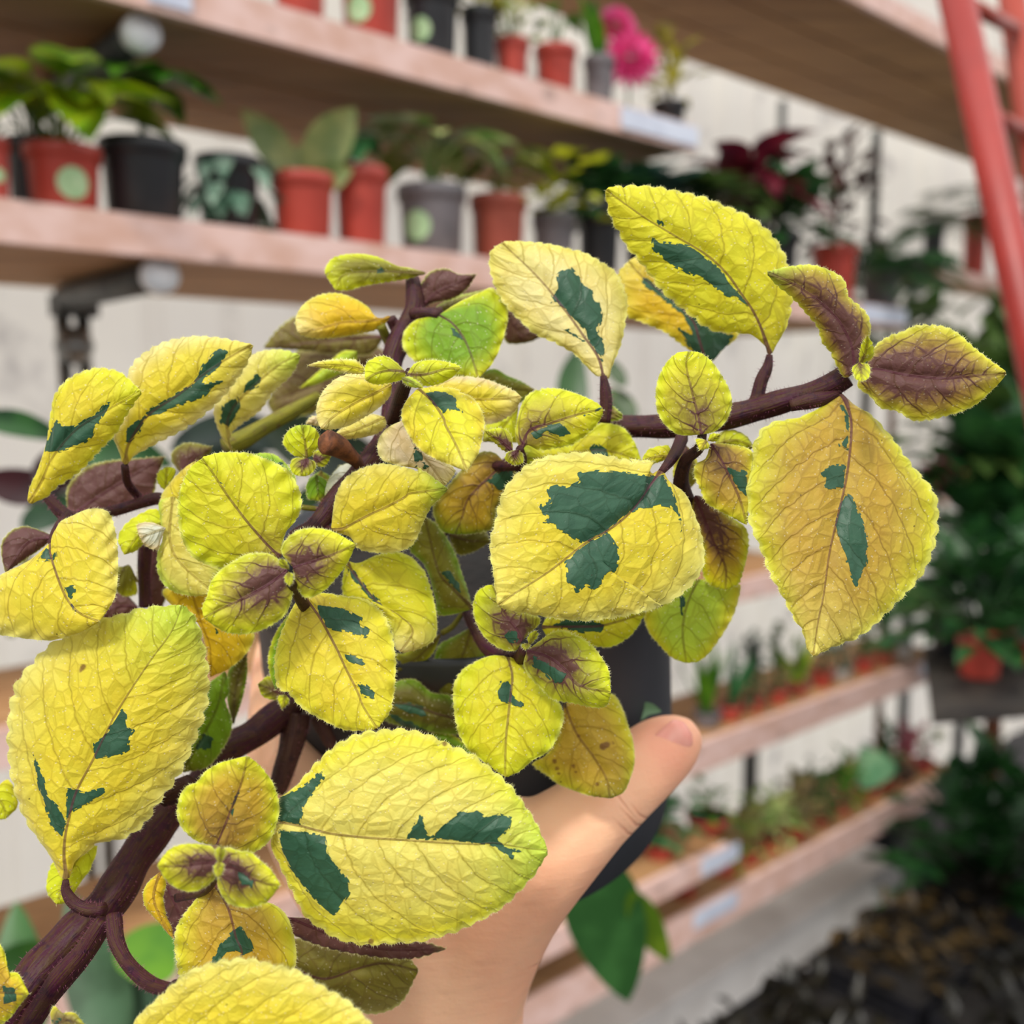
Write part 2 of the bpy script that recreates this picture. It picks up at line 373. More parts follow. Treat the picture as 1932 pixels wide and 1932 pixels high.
    if len(f) > 9 and f[9]:
        pp, wpx, z0, z1, kind = f[9].split('@')
        stem_tube('petiole', pts(pp), [float(x) for x in wpx.split(',')], float(z0), float(z1), o, dict(p=M_STEM, g=M_STEMG, b=M_STEMB)[kind.strip()], fuzz=kind.strip() != 'g')
    return o
def stem_tube(name, path, wpx, z0, z1, parent, mat, fuzz=True, square=.0, zs=None):
    P = crom(path, 8); k = max(6, int(resample(P, [0, 1])[1]/6)); s = np.linspace(0, 1, k+1); Q, ln = resample(P, s)
    if zs is not None:
        _, _ = 0, 0; kn = np.linspace(0, 1, len(zs)); Z = np.interp(s, kn, zs)
    else: Z = z0+(z1-z0)*s
    Rr = np.interp(s, np.linspace(0, 1, len(wpx)), wpx)/2*Z/F
    P3 = WPa(Q, Z); T = np.gradient(P3, axis=0); T /= np.linalg.norm(T, axis=1)[:, None]
    nn = 16; V = []; a = np.cross(T[0], FWD); a /= np.linalg.norm(a)
    for i in range(len(P3)):
        a = a-T[i]*a.dot(T[i]); a /= np.linalg.norm(a); b = np.cross(T[i], a)
        bump = 1+.05*math.sin(i*.35)+.03*math.sin(i*.13+1)
        for q in range(nn):
            th = 2*math.pi*q/nn; r = Rr[i]*bump*(1+.07*math.cos(4*th))
            V.append(P3[i]+r*(a*math.cos(th)+b*math.sin(th)))
    Fc = [(i*nn+q, i*nn+(q+1) % nn, (i+1)*nn+(q+1) % nn, (i+1)*nn+q) for i in range(len(P3)-1) for q in range(nn)]
    Fc += [tuple(range(nn))[::-1], tuple((len(P3)-1)*nn+q for q in range(nn))]
    nf = len(Fc); nv = len(V); px = .25/F
    if fuzz:
        for _ in range(int(ln*1.6)):
            i = RNG.integers(1, len(P3)-1); q = RNG.integers(0, nn); p = V[i*nn+q]; d = p-P3[i]; d = d/np.linalg.norm(d)
            d2 = d+RNG.normal(0, .25, 3); d2 /= np.linalg.norm(d2); p = p+T[i]*RNG.uniform(-4, 4)*px
            V += [p-T[i]*px*.35, p+T[i]*px*.35, p+d2*px*RNG.uniform(4, 9)]; m_ = len(V)-3; Fc.append((m_, m_+1, m_+2))
    o = mesh_obj(name, V, Fc, None, parent, True, [mat, M_STEMH], [0]*nf+[1]*(len(Fc)-nf))
    me = o.data; uvl = me.uv_layers.new(name='uvS'); li = np.empty(len(me.loops), np.int32); me.loops.foreach_get('vertex_index', li)
    ua = np.zeros((len(V), 2)); idx = np.arange(nv); qq = (idx % nn)/nn*2; ua[:nv, 0] = np.minimum(qq, 2-qq)*4; ua[:nv, 1] = (idx//nn)*.14
    uvl.data.foreach_set('uv', ua[li].astype(np.float32).ravel())
    return o

LEAVES = """
# A big lower left
.246 .246 .008 .006|YEL PALE LGRN|0 .1 .8|j480,880|j430,830 j380,730 j300,610 j200,470 j130,300 f110,1900 f75,1750 f60,1500 f75,1300 f120,1120 f230,980 f380,830 f560,740 f740,650 f880,620 f1050,570|j510,830 j540,750 j620,690 j715,610 j900,575 j1050,470 j1150,320 j1265,170 j1360,10 f1420,1530 f1470,1400 f1510,1250 f1520,1080 f1500,920 f1430,660|f1330,548|j470,620 j510,400 j560,230 j680,0 f850,1330 f1090,960 f1250,740|f890,1310 f920,1340 f930,1430 f980,1460 f940,1510 f945,1590 f870,1640 f700,1660 f685,1550 f760,1510 f840,1380;f255,1620 f330,1800 f360,1932 j430,330 j480,450 j455,560 j380,470 j330,320 j290,200;j495,210 j560,230 j620,240 j760,200 j780,240 j650,320 j540,370 j480,460|j480,880 j480,960 j540,1050 j640,1100 j760,1100@11,20,25,27@.246@.2440@p|f620,1000,6 f600,1030,4 f540,1515,2
# B big front leaf
.226 .222 .006 .005|PALE YLIM LGRN|0 .1 .6|k470,965|k478,880 k490,800 k600,720 k700,610 k800,500 k920,400 k1100,320 k1380,295 k1560,330 k1740,410 k1880,470 l600,690 l770,830 l860,950 l930,1060 l960,1130|k430,1130 k480,1250 k560,1420 k680,1650 k780,1730 k900,1810 k1100,1860 k1300,1850 k1500,1840 k1700,1790 k1880,1720 l720,1530 l820,1440 l920,1330 l960,1260|l990,1200|k660,1000 k850,1050 k1100,1080 k1400,1100 k1700,1120 k1932,1130 l690,1160 l880,1190|k480,810 k700,690 k820,590 k825,640 k740,760 k670,850 k660,920 k640,985 k470,950;k505,1020 k830,1070 k850,1180 k1000,1390 k1010,1480 k900,1640 k830,1590 k700,1460 k560,1280 k500,1130;k1410,1085 k1530,910 k1540,990 k1590,1095;l340,1135 l400,1060 l500,990 l590,980 l640,1015 l720,1000 l785,1020 l770,1080 l710,1140 l740,1180 l850,1205 l800,1210 l790,1240 l660,1165|k490,970 k440,955 k400,900@13,13@.226@.255@b|k1695,400,6 k1160,1835,6 k1310,1475,2
# C big centre leaf with the broad green heart
.243 .226 .004 .006|YEL PALE PALE|0 .1 1|i292,262|i262,275 i230,285 i180,215 i110,200 h1880,200 h1740,200 h1600,170 h1350,132 h1150,150 h980,200 h860,300 h780,400 h740,520 h710,650 h680,760 h680,900 h700,1000 h715,1130|i335,320 i380,355 i430,400 i480,520 i510,600 i530,720 i522,805 i450,910 i330,1000 i180,1050 h1932,1240 h1780,1290 h1600,1330 h1400,1355 h1200,1345 h1040,1320 h850,1285|h735,1245|h1870,330 h1700,560 h1530,700 h1370,790 h1100,1000 h850,1160|h1900,310 h1720,290 h1560,270 h1400,270 h1310,290 h1340,340 h1230,385 h1170,370 h1080,400 h1120,500 h1040,520 h1060,590 h1100,600 h1060,640 h1150,660 h1160,700 h1220,720 h1360,790 h1530,700 h1680,570 i160,480 i280,460 i330,465 i380,520 i392,600 i402,570 i380,480 i355,400 i320,340 i292,290;h1530,715 h1600,830 h1605,920 h1590,1000 h1530,1005 h1490,1040 h1490,1090 h1430,1130 h1370,1090 h1300,1150 h1280,1100 h1230,1070 h1240,990 h1220,930 h1370,800|i290,268 i345,200 i385,130 i405,80@12,20,26@.243@.26@p
# D upper right large
.262 .250 .004 .004|YLIM YLIM YLIM|.12 .25 1|d1360,1350|d1330,1290 d1240,1210 d1130,1190 d980,1180 d870,1130 d820,1090 d710,1000 d580,890 d500,780 d400,650 d320,560 d270,470 d220,380 d185,280|d1400,1290 d1480,1150 d1522,980 d1520,850 d1490,690 d1450,590 d1380,480 d1280,390 d1150,310 d1030,265 d900,210 d780,180 d640,150 d500,125 d340,120 d230,130|d165,150|d1330,1240 d1250,1050 d1150,900 d1050,760 d900,620 d700,500 d450,350|d510,490 d560,530 d660,540 d780,560 d900,650 d1000,730 d1070,830 d1180,960 d1200,990 d1100,930 d1050,920 d960,860 d900,810 d820,770 d740,740 d660,700 d560,620 d505,570;d540,370 d570,370 d600,410 d560,400|d1360,1350 d1345,1440 d1300,1540 d1265,1680 d1240,1720@11,20,24,28@.262@.262@p
# E behind D
.285 .29 .002 .002|GOLD YEL PALE|0 .1 1|d890,1380|d750,1300 d600,1190 d420,1110 d310,1060 d265,900 d255,760|d940,1400 d1020,1310 d1130,1210 d1100,1100 d900,900 d600,700 d450,620|d330,670|d850,1250 d800,1100 d650,950 d450,800|d880,1390 d800,1330 d700,1160 d790,1200 d720,1060 d560,930 d440,840 d420,790 d480,800 d600,900 d750,1000 d850,1080 d1000,1180 d1100,1210 d950,1400|d890,1380 d900,1500 d940,1620@14,14@.285@.275@p
# F pale leaf
.262 .268 .003 .004|CREAM PALE PALE|0 .1 1|c1500,1040|c1450,1040 c1350,940 c1280,870 c1150,800 c1000,730 c900,640 c800,540 c730,430 c690,320 c670,210 c690,120|c1540,1060 c1560,980 c1620,830 c1660,650 c1672,500 c1650,400 c1590,290 c1500,220 c1350,140 c1250,115 c1100,80 c960,65 c860,60|c760,75|c1460,900 c1350,740 c1220,560 c1050,350 c900,200|c1260,260 c1330,330 c1360,390 c1410,410 c1430,500 c1470,510 c1490,640 c1450,700 c1500,810 c1490,940 c1450,870 c1380,760 c1370,700 c1300,640 c1230,560 c1110,510 c1130,500 c1170,530 c1120,460 c1170,400 c1160,300 c1200,280;c1215,700 c1360,800 c1370,790 c1240,700|c1500,1040 c1515,1150 c1520,1250 c1505,1380@11,19,22,24@.262@.262@p
# G right hanging
.252 .236 .004 .005|MUST MEDGE PALE|.16 2.2 1|e665,955|e600,1010 e500,1070 e380,1120 e220,1150 e130,1210 e80,1310 i800,150 i780,260 i768,400 i790,560 i850,700 i900,840 i970,960 i1030,1080 i1090,1170 i1110,1250|e760,1040 e870,1090 e950,1170 e1050,1290 i1640,160 i1700,240 i1780,330 i1830,410 i1840,520 i1830,640 i1800,740 i1750,840 i1680,930 i1600,1010 i1500,1110 i1400,1190 i1250,1250|i1140,1300|e700,1000 e745,1130 e745,1280 e720,1500 i1310,390 i1260,600 i1230,740 i1200,960 i1170,1100|e660,1030 e700,1030 e735,1120 e735,1260 e720,1340 e660,1310 e720,1230 e700,1100;i1180,280 i1240,235 i1320,225 i1310,360 i1200,360 i1210,300;i1320,390 i1360,410 i1420,560 i1440,660 i1435,800 i1400,840 i1395,880 i1375,910 i1340,840 i1320,740 i1290,650 i1270,560 i1290,450|e665,955 e640,900 e600,870@11,18,24@.252@.256@p
# H far right
.244 .238 .002 .004|MUST MEDGE MEDGE|.95 .95 1|e840,790|e880,700 e920,620 e1010,560 e1100,530 e1190,490 e1290,485 e1400,500 e1490,550 e1580,630 e1690,720 e1760,770|e790,900 e880,970 e950,1050 e1060,1070 e1170,1135 e1300,1130 e1410,1100 e1520,1070 e1610,1020 e1680,960 e1740,900|e1810,820|e950,790 e1150,830 e1400,850 e1600,830|||
# I
.246 .238 .004 .003|MUST MEDGE LGRN|.9 .95 1|e745,830|e700,840 e650,760 e600,660 e550,600 e520,500 e440,400 e330,280 e230,200|e800,720 e850,600 e880,520 e860,420 e800,350 e730,290 e700,180 e600,110 e480,75 e350,80|e175,120|e760,720 e740,600 e650,440 e500,300 e330,190|||
# J apex pair
.236 .230 .001 .001|LIME LIME LIME|.4 .6 .5|e800,760|e805,680 e820,610|e890,710 e900,630|e860,555|e840,690 e855,620||
.234 .226 .001 .001|LIME LIME LIME|.6 .6 .5|e800,740|e755,780 e775,850|e870,760 e870,840|e825,872|e815,800||
# K round
.238 .238 .003 .003|YLIM LIME LIME|.6 .62 .8|d865,1930|d700,1932 d590,1850 d540,1750 d530,1620 d550,1520 d600,1420 d680,1340|d960,1910 d1050,1820 d1085,1700 d1060,1590 d990,1470 d920,1380 d850,1335|d775,1326|d840,1800 d790,1600 d750,1420|||
# K2,K3 bud
.234 .232 .001 .001|YLIM LIME LIME|.3 .5 .3|i545,90|i485,85|i560,130|i505,148|i525,115|||
.238 .236 .001 .001|LIME LIME LIME|0 .3 .3|i550,95|i570,55|i600,95|i622,58|i585,78|||
# L
.245 .246 .002 .003|MUST YLIM LIME|.55 .6 1|i565,110|i540,190 i480,230 i475,290 i510,370 i540,440 i620,490 i700,530|i650,110 i760,130 i800,160 i795,250 i790,350 i785,450|i768,565|i620,190 i680,310 i730,420|i650,240 i760,270 i780,440 i730,370 |
# M
.262 .266 .003 .003|GOLD LIME LIME|.9 .75 1|i480,400|i460,470 i500,600 i530,720 i520,820 i560,900|i560,420 i650,500 i760,580 i780,650 i770,740 i750,820 i720,900|i650,928|i520,500 i600,700 i650,800|||
# N
.270 .272 .003 .003|LGRN YLIM LIME|0 .6 .4|i500,870|i380,930 i300,1000 i200,1050 i200,1110 i230,1180 i300,1260 i350,1310|i640,880 i730,900 i720,990 i690,1080 i620,1200 i560,1280 i500,1330|i430,1340|i440,1000 i410,1150|i390,960 i420,970 i410,1080 i390,1050|
# O
.262 .262 .002 .003|YLIM LIME LIME|0 .6 1|h1050,1400|h1100,1330 h1400,1280 h1700,1240|h1100,1480 h1250,1560 h1450,1545 h1560,1545 h1680,1480 h1750,1400|h1805,1300|h1300,1400 h1500,1390|h1130,1390 h1200,1350 h1400,1350 h1520,1380 h1490,1440 h1350,1440 h1200,1410|
# P
.270 .268 .002 .003|YLIM LIME LIME|0 .6 .3|c1250,1600|c1290,1530 c1380,1440 c1480,1385 c1570,1390 c1660,1430 c1730,1530|c1400,1690 c1600,1720|c1780,1665|c1450,1580 c1600,1600|c1400,1570 c1450,1530 c1530,1590 c1550,1650 c1420,1610|
# Q
.275 .272 .002 .002|YLIM LIME GREEN|0 .6 .3|c1500,1650|c1300,1550 c1100,1560 c950,1540|c1300,1740 c1000,1750|c870,1640|c1300,1640 c1100,1640||
# curl by the C petiole
.252 .252 .001 .001|YLIM LIME LIME|0 .6 .5|i345,185|i335,125 i270,125 i210,150|i300,205 i240,222|i180,205|i280,180||
# R
.252 .250 .003 .002|YLIM LIME LIME|.6 .6 1|c900,1575|c860,1480 c880,1340 c910,1240 c960,1170 c1050,1135 c1180,1135 c1300,1170 c1400,1210 c1470,1250|c950,1545 c1030,1580 c1130,1570 c1270,1540 c1350,1490 c1440,1410 c1485,1340|c1500,1290|c960,1440 c1100,1390 c1250,1340 c1400,1300|c970,1460 c1050,1420 c1180,1380 c1220,1420 c1260,1460 c1180,1480 c1090,1450 c1010,1490;c1360,1330 c1480,1280 c1400,1330|
# S pair
.248 .246 .001 .001|LIME LIME LIME|.95 .8 .8|c840,1590|c780,1590 c700,1520 c660,1480|c835,1500 c800,1440 c740,1420|c640,1440|c760,1520||
.246 .246 .001 .001|LIME LIME LIME|.9 .8 .8|c880,1575|c800,1600 c785,1650|c910,1610 c915,1670|c855,1695|c850,1620||
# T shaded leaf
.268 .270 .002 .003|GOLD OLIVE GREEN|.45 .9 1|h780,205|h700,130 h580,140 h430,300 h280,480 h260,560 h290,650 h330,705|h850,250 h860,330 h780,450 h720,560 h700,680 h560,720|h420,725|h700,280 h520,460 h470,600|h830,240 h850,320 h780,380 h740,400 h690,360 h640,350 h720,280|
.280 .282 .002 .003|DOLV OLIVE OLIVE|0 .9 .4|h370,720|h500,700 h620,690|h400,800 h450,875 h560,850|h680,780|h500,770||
# U
.252 .240 .003 .004|YEL PALE LGRN|0 .9 .6|g1258,692|g1265,600 g1290,450 g1350,330 g1450,260 g1600,215 g1750,230 g1900,270 h150,240 h250,305|g1400,750 g1450,830 g1600,860 g1750,850 g1850,800 h150,730 h200,610 h250,520 h310,460|h362,392|g1350,680 g1500,600 g1650,530 g1800,450 h80,430||g1258,692 g1200,680 g1140,650@12,14@.252@.262@p
# V pale underside
.264 .262 .001 .001|WHITE WHITE LGRN|0 .9 .1|g1520,240|g1350,215 g1250,310 g1200,400 g1220,460|g1420,320 g1330,400|g1272,478|g1350,300||
# W
.236 .222 .003 .004|YLIM YEL PALE|0 .9 .8|b1500,1135|b1420,1220 b1380,1330 b1430,1460 b1500,1560 b1620,1640 b1740,1690|b1650,1120 b1800,1140 c450,1160 c530,1190 c600,1270 c635,1380 c620,1480 c590,1600 c540,1680|b1860,1735|b1600,1220 b1690,1350 c350,1400 c430,1550|c190,1165 c300,1170 c400,1185 c430,1225 c420,1240 c460,1290 c470,1310 c380,1290 c330,1310 c260,1240|
# X
.246 .246 .002 .003|PINKC CREAM CREAM|0 .9 .2|b1400,1360|b1280,1420 b1210,1520 b1230,1640 b1350,1690 b1500,1720 b1600,1800|b1500,1500 b1620,1620 b1770,1720 b1750,1780|b1700,1840|b1480,1550 b1600,1700|b1480,1560 b1520,1590 b1530,1650 b1480,1700 b1470,1600;b1540,1670 b1580,1700 b1545,1720|
# Y
.242 .238 .003 .003|YEL CREAM CREAM|0 .9 .3|b1310,1100|b1200,1040 b1080,1025 b980,1030 b880,1080 b800,1170 b765,1260 b765,1350|b1300,1180 b1240,1250 b1130,1330 b1000,1400 b880,1430|b795,1425|b1200,1160 b1020,1250 b880,1340||
# Z
.256 .256 .002 .002|PALE CREAM CREAM|0 .9 .2|b1260,1340|b1160,1320 b1050,1360 b950,1420|b1270,1400 b1200,1460 b1050,1495 b950,1500|b878,1480|b1080,1420||
.262 .262 .001 .001|PINKC CREAM CREAM|0 .9 .1|b780,1330|b720,1340|b790,1400|b685,1390|b740,1370||
# AA narrow
.236 .232 .001 .001|YLIM CREAM CREAM|0 .9 .2|b1130,1000|b1050,925 b900,920 b780,935|b1100,1025 b1000,1020 b850,990|b698,965|b950,965||
# AB
.228 .224 .001 .002|LIME LIME LIME|.35 .5 .8|b1410,1010|b1340,940 b1260,895 b1180,910 b1120,960|b1400,1060 b1250,1100 b1180,1100|b1115,1070|b1300,1000 b1200,1020||
# AC
.228 .226 .001 .002|LIME LIME LIME|.4 .5 .8|b1420,1030|b1480,950 b1600,925 b1720,940 b1790,960|b1480,1100 b1560,1115 b1650,1100 b1750,1050|b1812,985|b1550,1030 b1700,990||
.227 .224 .001 .001|LGRN LIME LIME|.3 .5 .5|b1380,1050|b1450,1050 b1520,1100|b1400,1090 b1450,1120|b1540,1130|b1460,1085||
# AD
.254 .256 .002 .003|YEL PINKC CREAM|0 .9 .2|c220,1130|c300,1080 c450,1045 c620,1060 c760,1110 c850,1150|c400,1280 c550,1370 c660,1390 c770,1360 c860,1290|c902,1195|c450,1200 c700,1210||
# AE
.272 .266 .004 .003|GREEN LIME YLIM|0 .9 1|c300,600|c150,625 c60,700 c35,780 c50,850 c120,930 c260,1000 c420,1040|c420,520 c560,450 c700,400 c790,520 c805,620 c760,800 c690,950|c590,1060|c400,660 c480,760 c530,870 c560,960|c390,690 c450,720 c475,770 c400,740|c300,600 c200,580 c100,590@16,20@.272@.275@p
# AF
.276 .272 .003 .004|GOLD YEL CREAM|0 .9 .3|b1300,605|b1200,620 b1140,540 b1000,460 b880,435 b750,465 b650,540 b608,640|b1230,690 b1080,730 b900,760 b750,765 b660,745|b625,720|b1150,640 b950,650 b800,690||b1230,670 b1270,760 b1310,860@16,14@.276@.285@g
# AG top
.280 .278 .002 .002|OLIVE LIME LIME|0 .9 .3|b1560,290|b1450,255 b1350,240 b1270,200 b1180,165 b1040,150 b900,170 b840,230 b825,290|b1450,325 b1300,350 b1180,370 b1080,390 b1000,415|b900,415|b1300,280 b1100,280 b950,310|b1180,280 b1230,255 b1250,280 b1210,300|
.284 .280 .002 .002|PURP OLIVE OLIVE|1 9 .8|c140,600|c150,420 c230,290 c350,258 c450,300|c250,510 c400,480 c500,410|c575,300|c260,450 c420,370||
.288 .292 .002 .002|DULL LGRN LGRN|0 .9 .1|c230,570|c400,470 c520,440|c380,570 c520,540|c660,410|c420,520||
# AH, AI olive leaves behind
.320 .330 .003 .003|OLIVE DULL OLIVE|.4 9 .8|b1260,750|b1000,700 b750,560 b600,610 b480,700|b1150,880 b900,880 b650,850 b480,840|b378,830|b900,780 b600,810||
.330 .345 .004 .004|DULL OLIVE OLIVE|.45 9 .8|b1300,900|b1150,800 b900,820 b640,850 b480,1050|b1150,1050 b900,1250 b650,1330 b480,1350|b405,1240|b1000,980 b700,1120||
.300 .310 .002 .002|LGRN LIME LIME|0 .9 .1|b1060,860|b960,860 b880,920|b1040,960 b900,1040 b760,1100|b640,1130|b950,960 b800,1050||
# AJ
.276 .270 .003 .004|PALE CREAM LGRN|0 .9 .4|b150,1590|b90,1520 b30,1380 b20,1260 b100,1150 b200,980 b310,880 b450,850 b560,860|b125,1480 b200,1400 b350,1290 b440,1160 b560,1050 b620,960|b640,890|b110,1400 b170,1250 b330,1090 b500,950|b90,1240 b180,1190 b210,1260 b120,1420 b70,1380;b230,1180 b250,1100 b330,1020 b360,1060 b340,1110|b150,1590 b190,1640 b210,1700@12,14@.276@.285@g
# AK
.262 .256 .003 .004|YEL CREAM PALE|0 .9 .6|a910,1070|a860,950 a830,850 a900,740 a950,600 a930,430 a1000,300 a1170,190 a1370,140 a1550,140 a1700,165|a955,1020 a1050,960 a1200,880 a1320,820 a1440,740 a1600,600 a1700,480 a1800,330|a1845,200|a940,920 a1080,710 a1300,560 a1500,400 a1700,270|a920,900 a940,800 a1050,720 a1110,650 a1240,580 a1400,490 a1450,420 a1480,350 a1550,280 a1610,230 a1655,250 a1610,340 a1600,360 a1500,430 a1470,480 a1620,455 a1540,510 a1510,550 a1350,620 a1150,700 a1070,710 a1020,830 a950,900|a910,1080 a930,1200 a1040,1340@14,16@.262@.275@p
# AL
.254 .246 .003 .004|YEL YLIM LIME|0 .9 .3|a210,1350|a215,1240 a290,1080 a340,920 a370,700 a400,560 a470,470 a560,410 a720,365 a880,400|a330,1310 a400,1240 a550,1140 a640,1060 a720,970 a800,890 a860,820 a930,690 a980,620|a1025,530|a300,1200 a380,1020 a550,820 a750,690|a340,980 a380,810 a430,740 a460,790 a540,790 a620,740 a720,690 a760,620 a810,620 a770,680 a740,740 a690,800 a680,840 a630,900 a550,930 a450,970|
# AM
.246 .240 .004 .005|YEL PALE YEL|0 .9 1|f375,90|f430,-50 f500,-90 f640,-150 f750,-150 f810,-100 f850,60 f860,280 f840,480 f780,590|f200,230 f0,330 f-150,450 f-180,650 f0,760 f120,780 f280,800 f400,800 f600,740|f725,665|f370,170 f430,370 f500,520 f590,610|f350,130 f375,190 f410,150 f415,190 f370,225 f280,220;f470,410 f540,405 f550,440 f520,500 f480,450;f520,540 f590,610 f540,600|
# AN purple
.262 .258 .002 .002|PURP OLIVE OLIVE|1 9 .9|a400,1590|a200,1520 a100,1540 a20,1620 a10,1720|a300,1680 a180,1760 a80,1830|a40,1860|a200,1640||
# AO purple broad
.286 .288 .002 .002|PURP OLIVE OLIVE|1 9 .9|a500,1450|a490,1250 a600,1110 a750,1050 a950,1030|a700,1450 a950,1400 a1100,1330 a1150,1150|a1200,1010|a800,1250||
# AP
.285 .285 .002 .002|OLIVE OLIVE OLIVE|.9 .9 .7|a1340,1170|a1250,1030 a1270,960 a1370,910|a1420,1130 a1500,1060|a1545,940|a1400,1040||
.268 .266 .001 .001|LIME LIME LIME|0 .9 .3|a1210,1270|a1150,1200 a1150,1130|a1270,1150 a1275,1100|a1215,1085|a1210,1180||
# AR main round
.240 .236 .004 .004|YLIM LIME LIME|.35 .3 1|g885,895|g780,930 g650,990 g450,975 g260,900 g170,760 g140,600 g145,450 g180,330 g230,240|g920,720 g1000,620 g1040,500 g1020,400 g950,270 g870,220 g780,180 g650,135 g550,130 g420,135|g310,175|g760,770 g600,580 g470,400 g380,260|g450,350 g480,380 g490,420 g470,390|
# AS
.224 .222 .002 .003|YLIM LIME LIME|.95 .72 1|g935,985|g860,900 g780,865 g650,870 g550,920 g460,980 g380,1070 g350,1180 g315,1260|g975,1080 g970,1180 g920,1310 g800,1400 g650,1450 g500,1445 g400,1390|g328,1335|g800,1090 g600,1200 g450,1270||
# AT
.224 .222 .002 .003|YLIM LIME LIME|.9 .65 1|g975,965|g890,850 g930,760 g1010,700 g1120,680 g1250,700 g1350,750|g1000,1100 g1050,1180 g1100,1190 g1200,1140 g1280,1060 g1370,940|g1435,800|g1100,930 g1250,880||
# tiny centre
.216 .214 .001 .001|LIME LIME LIME|.3 .6 .3|g950,985|g880,960 g875,915|g945,960 g925,920|g895,903|g915,945||
.216 .214 .001 .001|LIME LIME LIME|.3 .6 .3|g945,1000|g915,1040 g925,1080|g975,1020 g975,1070|g955,1103|g945,1050||
# AU
.240 .228 .004 .003|YEL YLIM YLIM|.2 .3 1|g1055,1170|g1000,1220 g920,1380 g860,1550 g845,1700 g870,1850 k560,30 k650,130 k800,220 k950,290 k1080,302|g1200,1155 g1350,1180 g1500,1200 g1620,1290 g1680,1400 g1720,1600 g1722,1750 g1710,1900 k1320,50 k1300,160|k1205,285|g1170,1330 g1280,1530 g1370,1720 g1450,1880 k1100,120|g1150,1240 g1330,1270 g1480,1340 g1460,1390 g1530,1420 g1510,1480 g1370,1440 g1230,1410 g1180,1330;g1350,1600 g1450,1620 g1520,1680 g1480,1690 g1370,1640;g1440,1810 g1500,1820 g1590,1900 g1560,1920 g1480,1900|g1055,1170 g1020,1120 g990,1060@11,12@.240@.246@b
# AV
.262 .256 .003 .004|YLIM LIME CREAM|0 .3 .8|g1365,925|g1340,1050 g1345,1170 g1420,1190 g1560,1240 g1680,1400 g1720,1540|g1450,940 g1560,890 g1700,850 g1830,890 g1900,960 h200,1000 h270,1240 h275,1480 h130,1570|h20,1585|g1450,1050 g1600,1230 g1750,1320 g1850,1430|g1380,970 g1400,1050 g1550,1200 g1640,1270 g1600,1200 g1500,1100 g1430,1000|
# AW
.272 .276 .003 .003|OLIVE GREEN OLIVE|0 .3 .5|h548,1270|h400,1310 h290,1310 h280,1200 h200,950 h80,830 h130,720|h530,1200 h470,1020 h420,870 h350,740 h280,650|h200,600|h400,1120 h300,1000|h330,1010 h375,990 h460,1100 h455,1150 h400,1100|
# AX
.248 .250 .003 .003|LIME LIME LIME|.95 .75 1|h905,1510|h860,1575 h750,1560 h640,1480 h570,1360 h550,1250 h580,1150 h640,1105|h960,1450 h1035,1380 h1030,1330 h930,1290 h800,1240|h690,1095|h870,1420 h780,1300|h780,1470 h830,1420 h880,1440 h880,1500 h820,1520|
# AY
.244 .240 .002 .004|LIME LIME LIME|.95 .8 1|h945,1575|h1030,1510 h1130,1440 h1220,1430 h1320,1470 h1410,1530 h1470,1600 h1540,1720|h920,1680 h980,1780 h1050,1850 h1130,1930 l1150,380 l1240,400 l1320,390|l1345,315|h1100,1620 h1230,1720 h1330,1830|h1000,1620 h1100,1670 h1230,1750 h1210,1790 h1150,1810 h1080,1740 h990,1680|
.240 .238 .001 .001|LIME LIME LIME|.3 .8 .3|h960,1540|h950,1480 h980,1440|h1000,1500 h1025,1460|h1015,1430|h980,1490||
.238 .236 .001 .001|LIME LIME LIME|.3 .8 .3|h950,1520|h905,1530 h915,1555|h965,1540|h935,1570|h938,1540||
# AZ
.254 .246 .004 .004|YLIM LIME LIME|0 .3 .8|h800,1620|h700,1610 h600,1640 h480,1710 h420,1800 h400,1910 l460,330 l470,450 l490,540 l540,630 l600,680 l680,740|h880,1650 h950,1720 h1020,1800 h1100,1900 l1040,350 l1080,440 l1060,530 l1000,640 l900,700 l830,760|l752,790|h835,1750 h830,1850 l775,400 l755,600|l730,260 l780,260 l790,330 l850,380 l850,410 l780,380 l720,370 l710,310|h800,1620 h790,1580@9,10@.254@.262@b
# BA
.272 .266 .003 .004|MUST YLIM OLIVE|0 .3 .5|l1085,375|l1075,480 l1030,600 l970,680 l905,720 l1000,790 l1050,830 l1150,870 l1230,895|l1200,330 l1350,325 l1410,410 l1440,500 l1470,600 l1475,720 l1440,830 l1410,880|l1340,910|l1150,540 l1250,680 l1320,800|l1080,370 l1100,370 l1100,410 l1085,415||l1300,620,8 l1320,610,7 l1030,700,5 l1045,740,5 l1055,770,4 l1135,728,4 l1270,830,5 l1165,560,4 l1440,745,3 l1355,600,3 l1285,890,4 l1150,760,3
# BB
.282 .282 .003 .003|DOLV GREEN OLIVE|0 .3 .5|l500,470|l450,340 l340,318 l260,250 l180,245 l100,280|l480,550 l300,530 l150,500 l60,460|l30,380|l350,430 l200,380|l130,385 l220,370 l290,400 l320,450 l200,430;l100,430 l250,490 l330,545 l180,520|
# BC
.284 .286 .003 .003|OLIVE GREEN OLIVE|0 .3 .3|h545,1400|h420,1470 h300,1540 h265,1680 h265,1800 h310,1880|h600,1500 h650,1610 h560,1750 h450,1850|h390,1920|h480,1600 h420,1750|h370,1700 h460,1650 h420,1700|
.282 .284 .002 .002|OLIVE LIME OLIVE|0 .3 .3|h320,1450|h150,1530 h40,1600 g1730,1600|h250,1600 h150,1690 h60,1720|g1740,1720|h150,1620||h320,1450 h400,1400 h480,1290@10,8@.282@.285@g
# BE golden
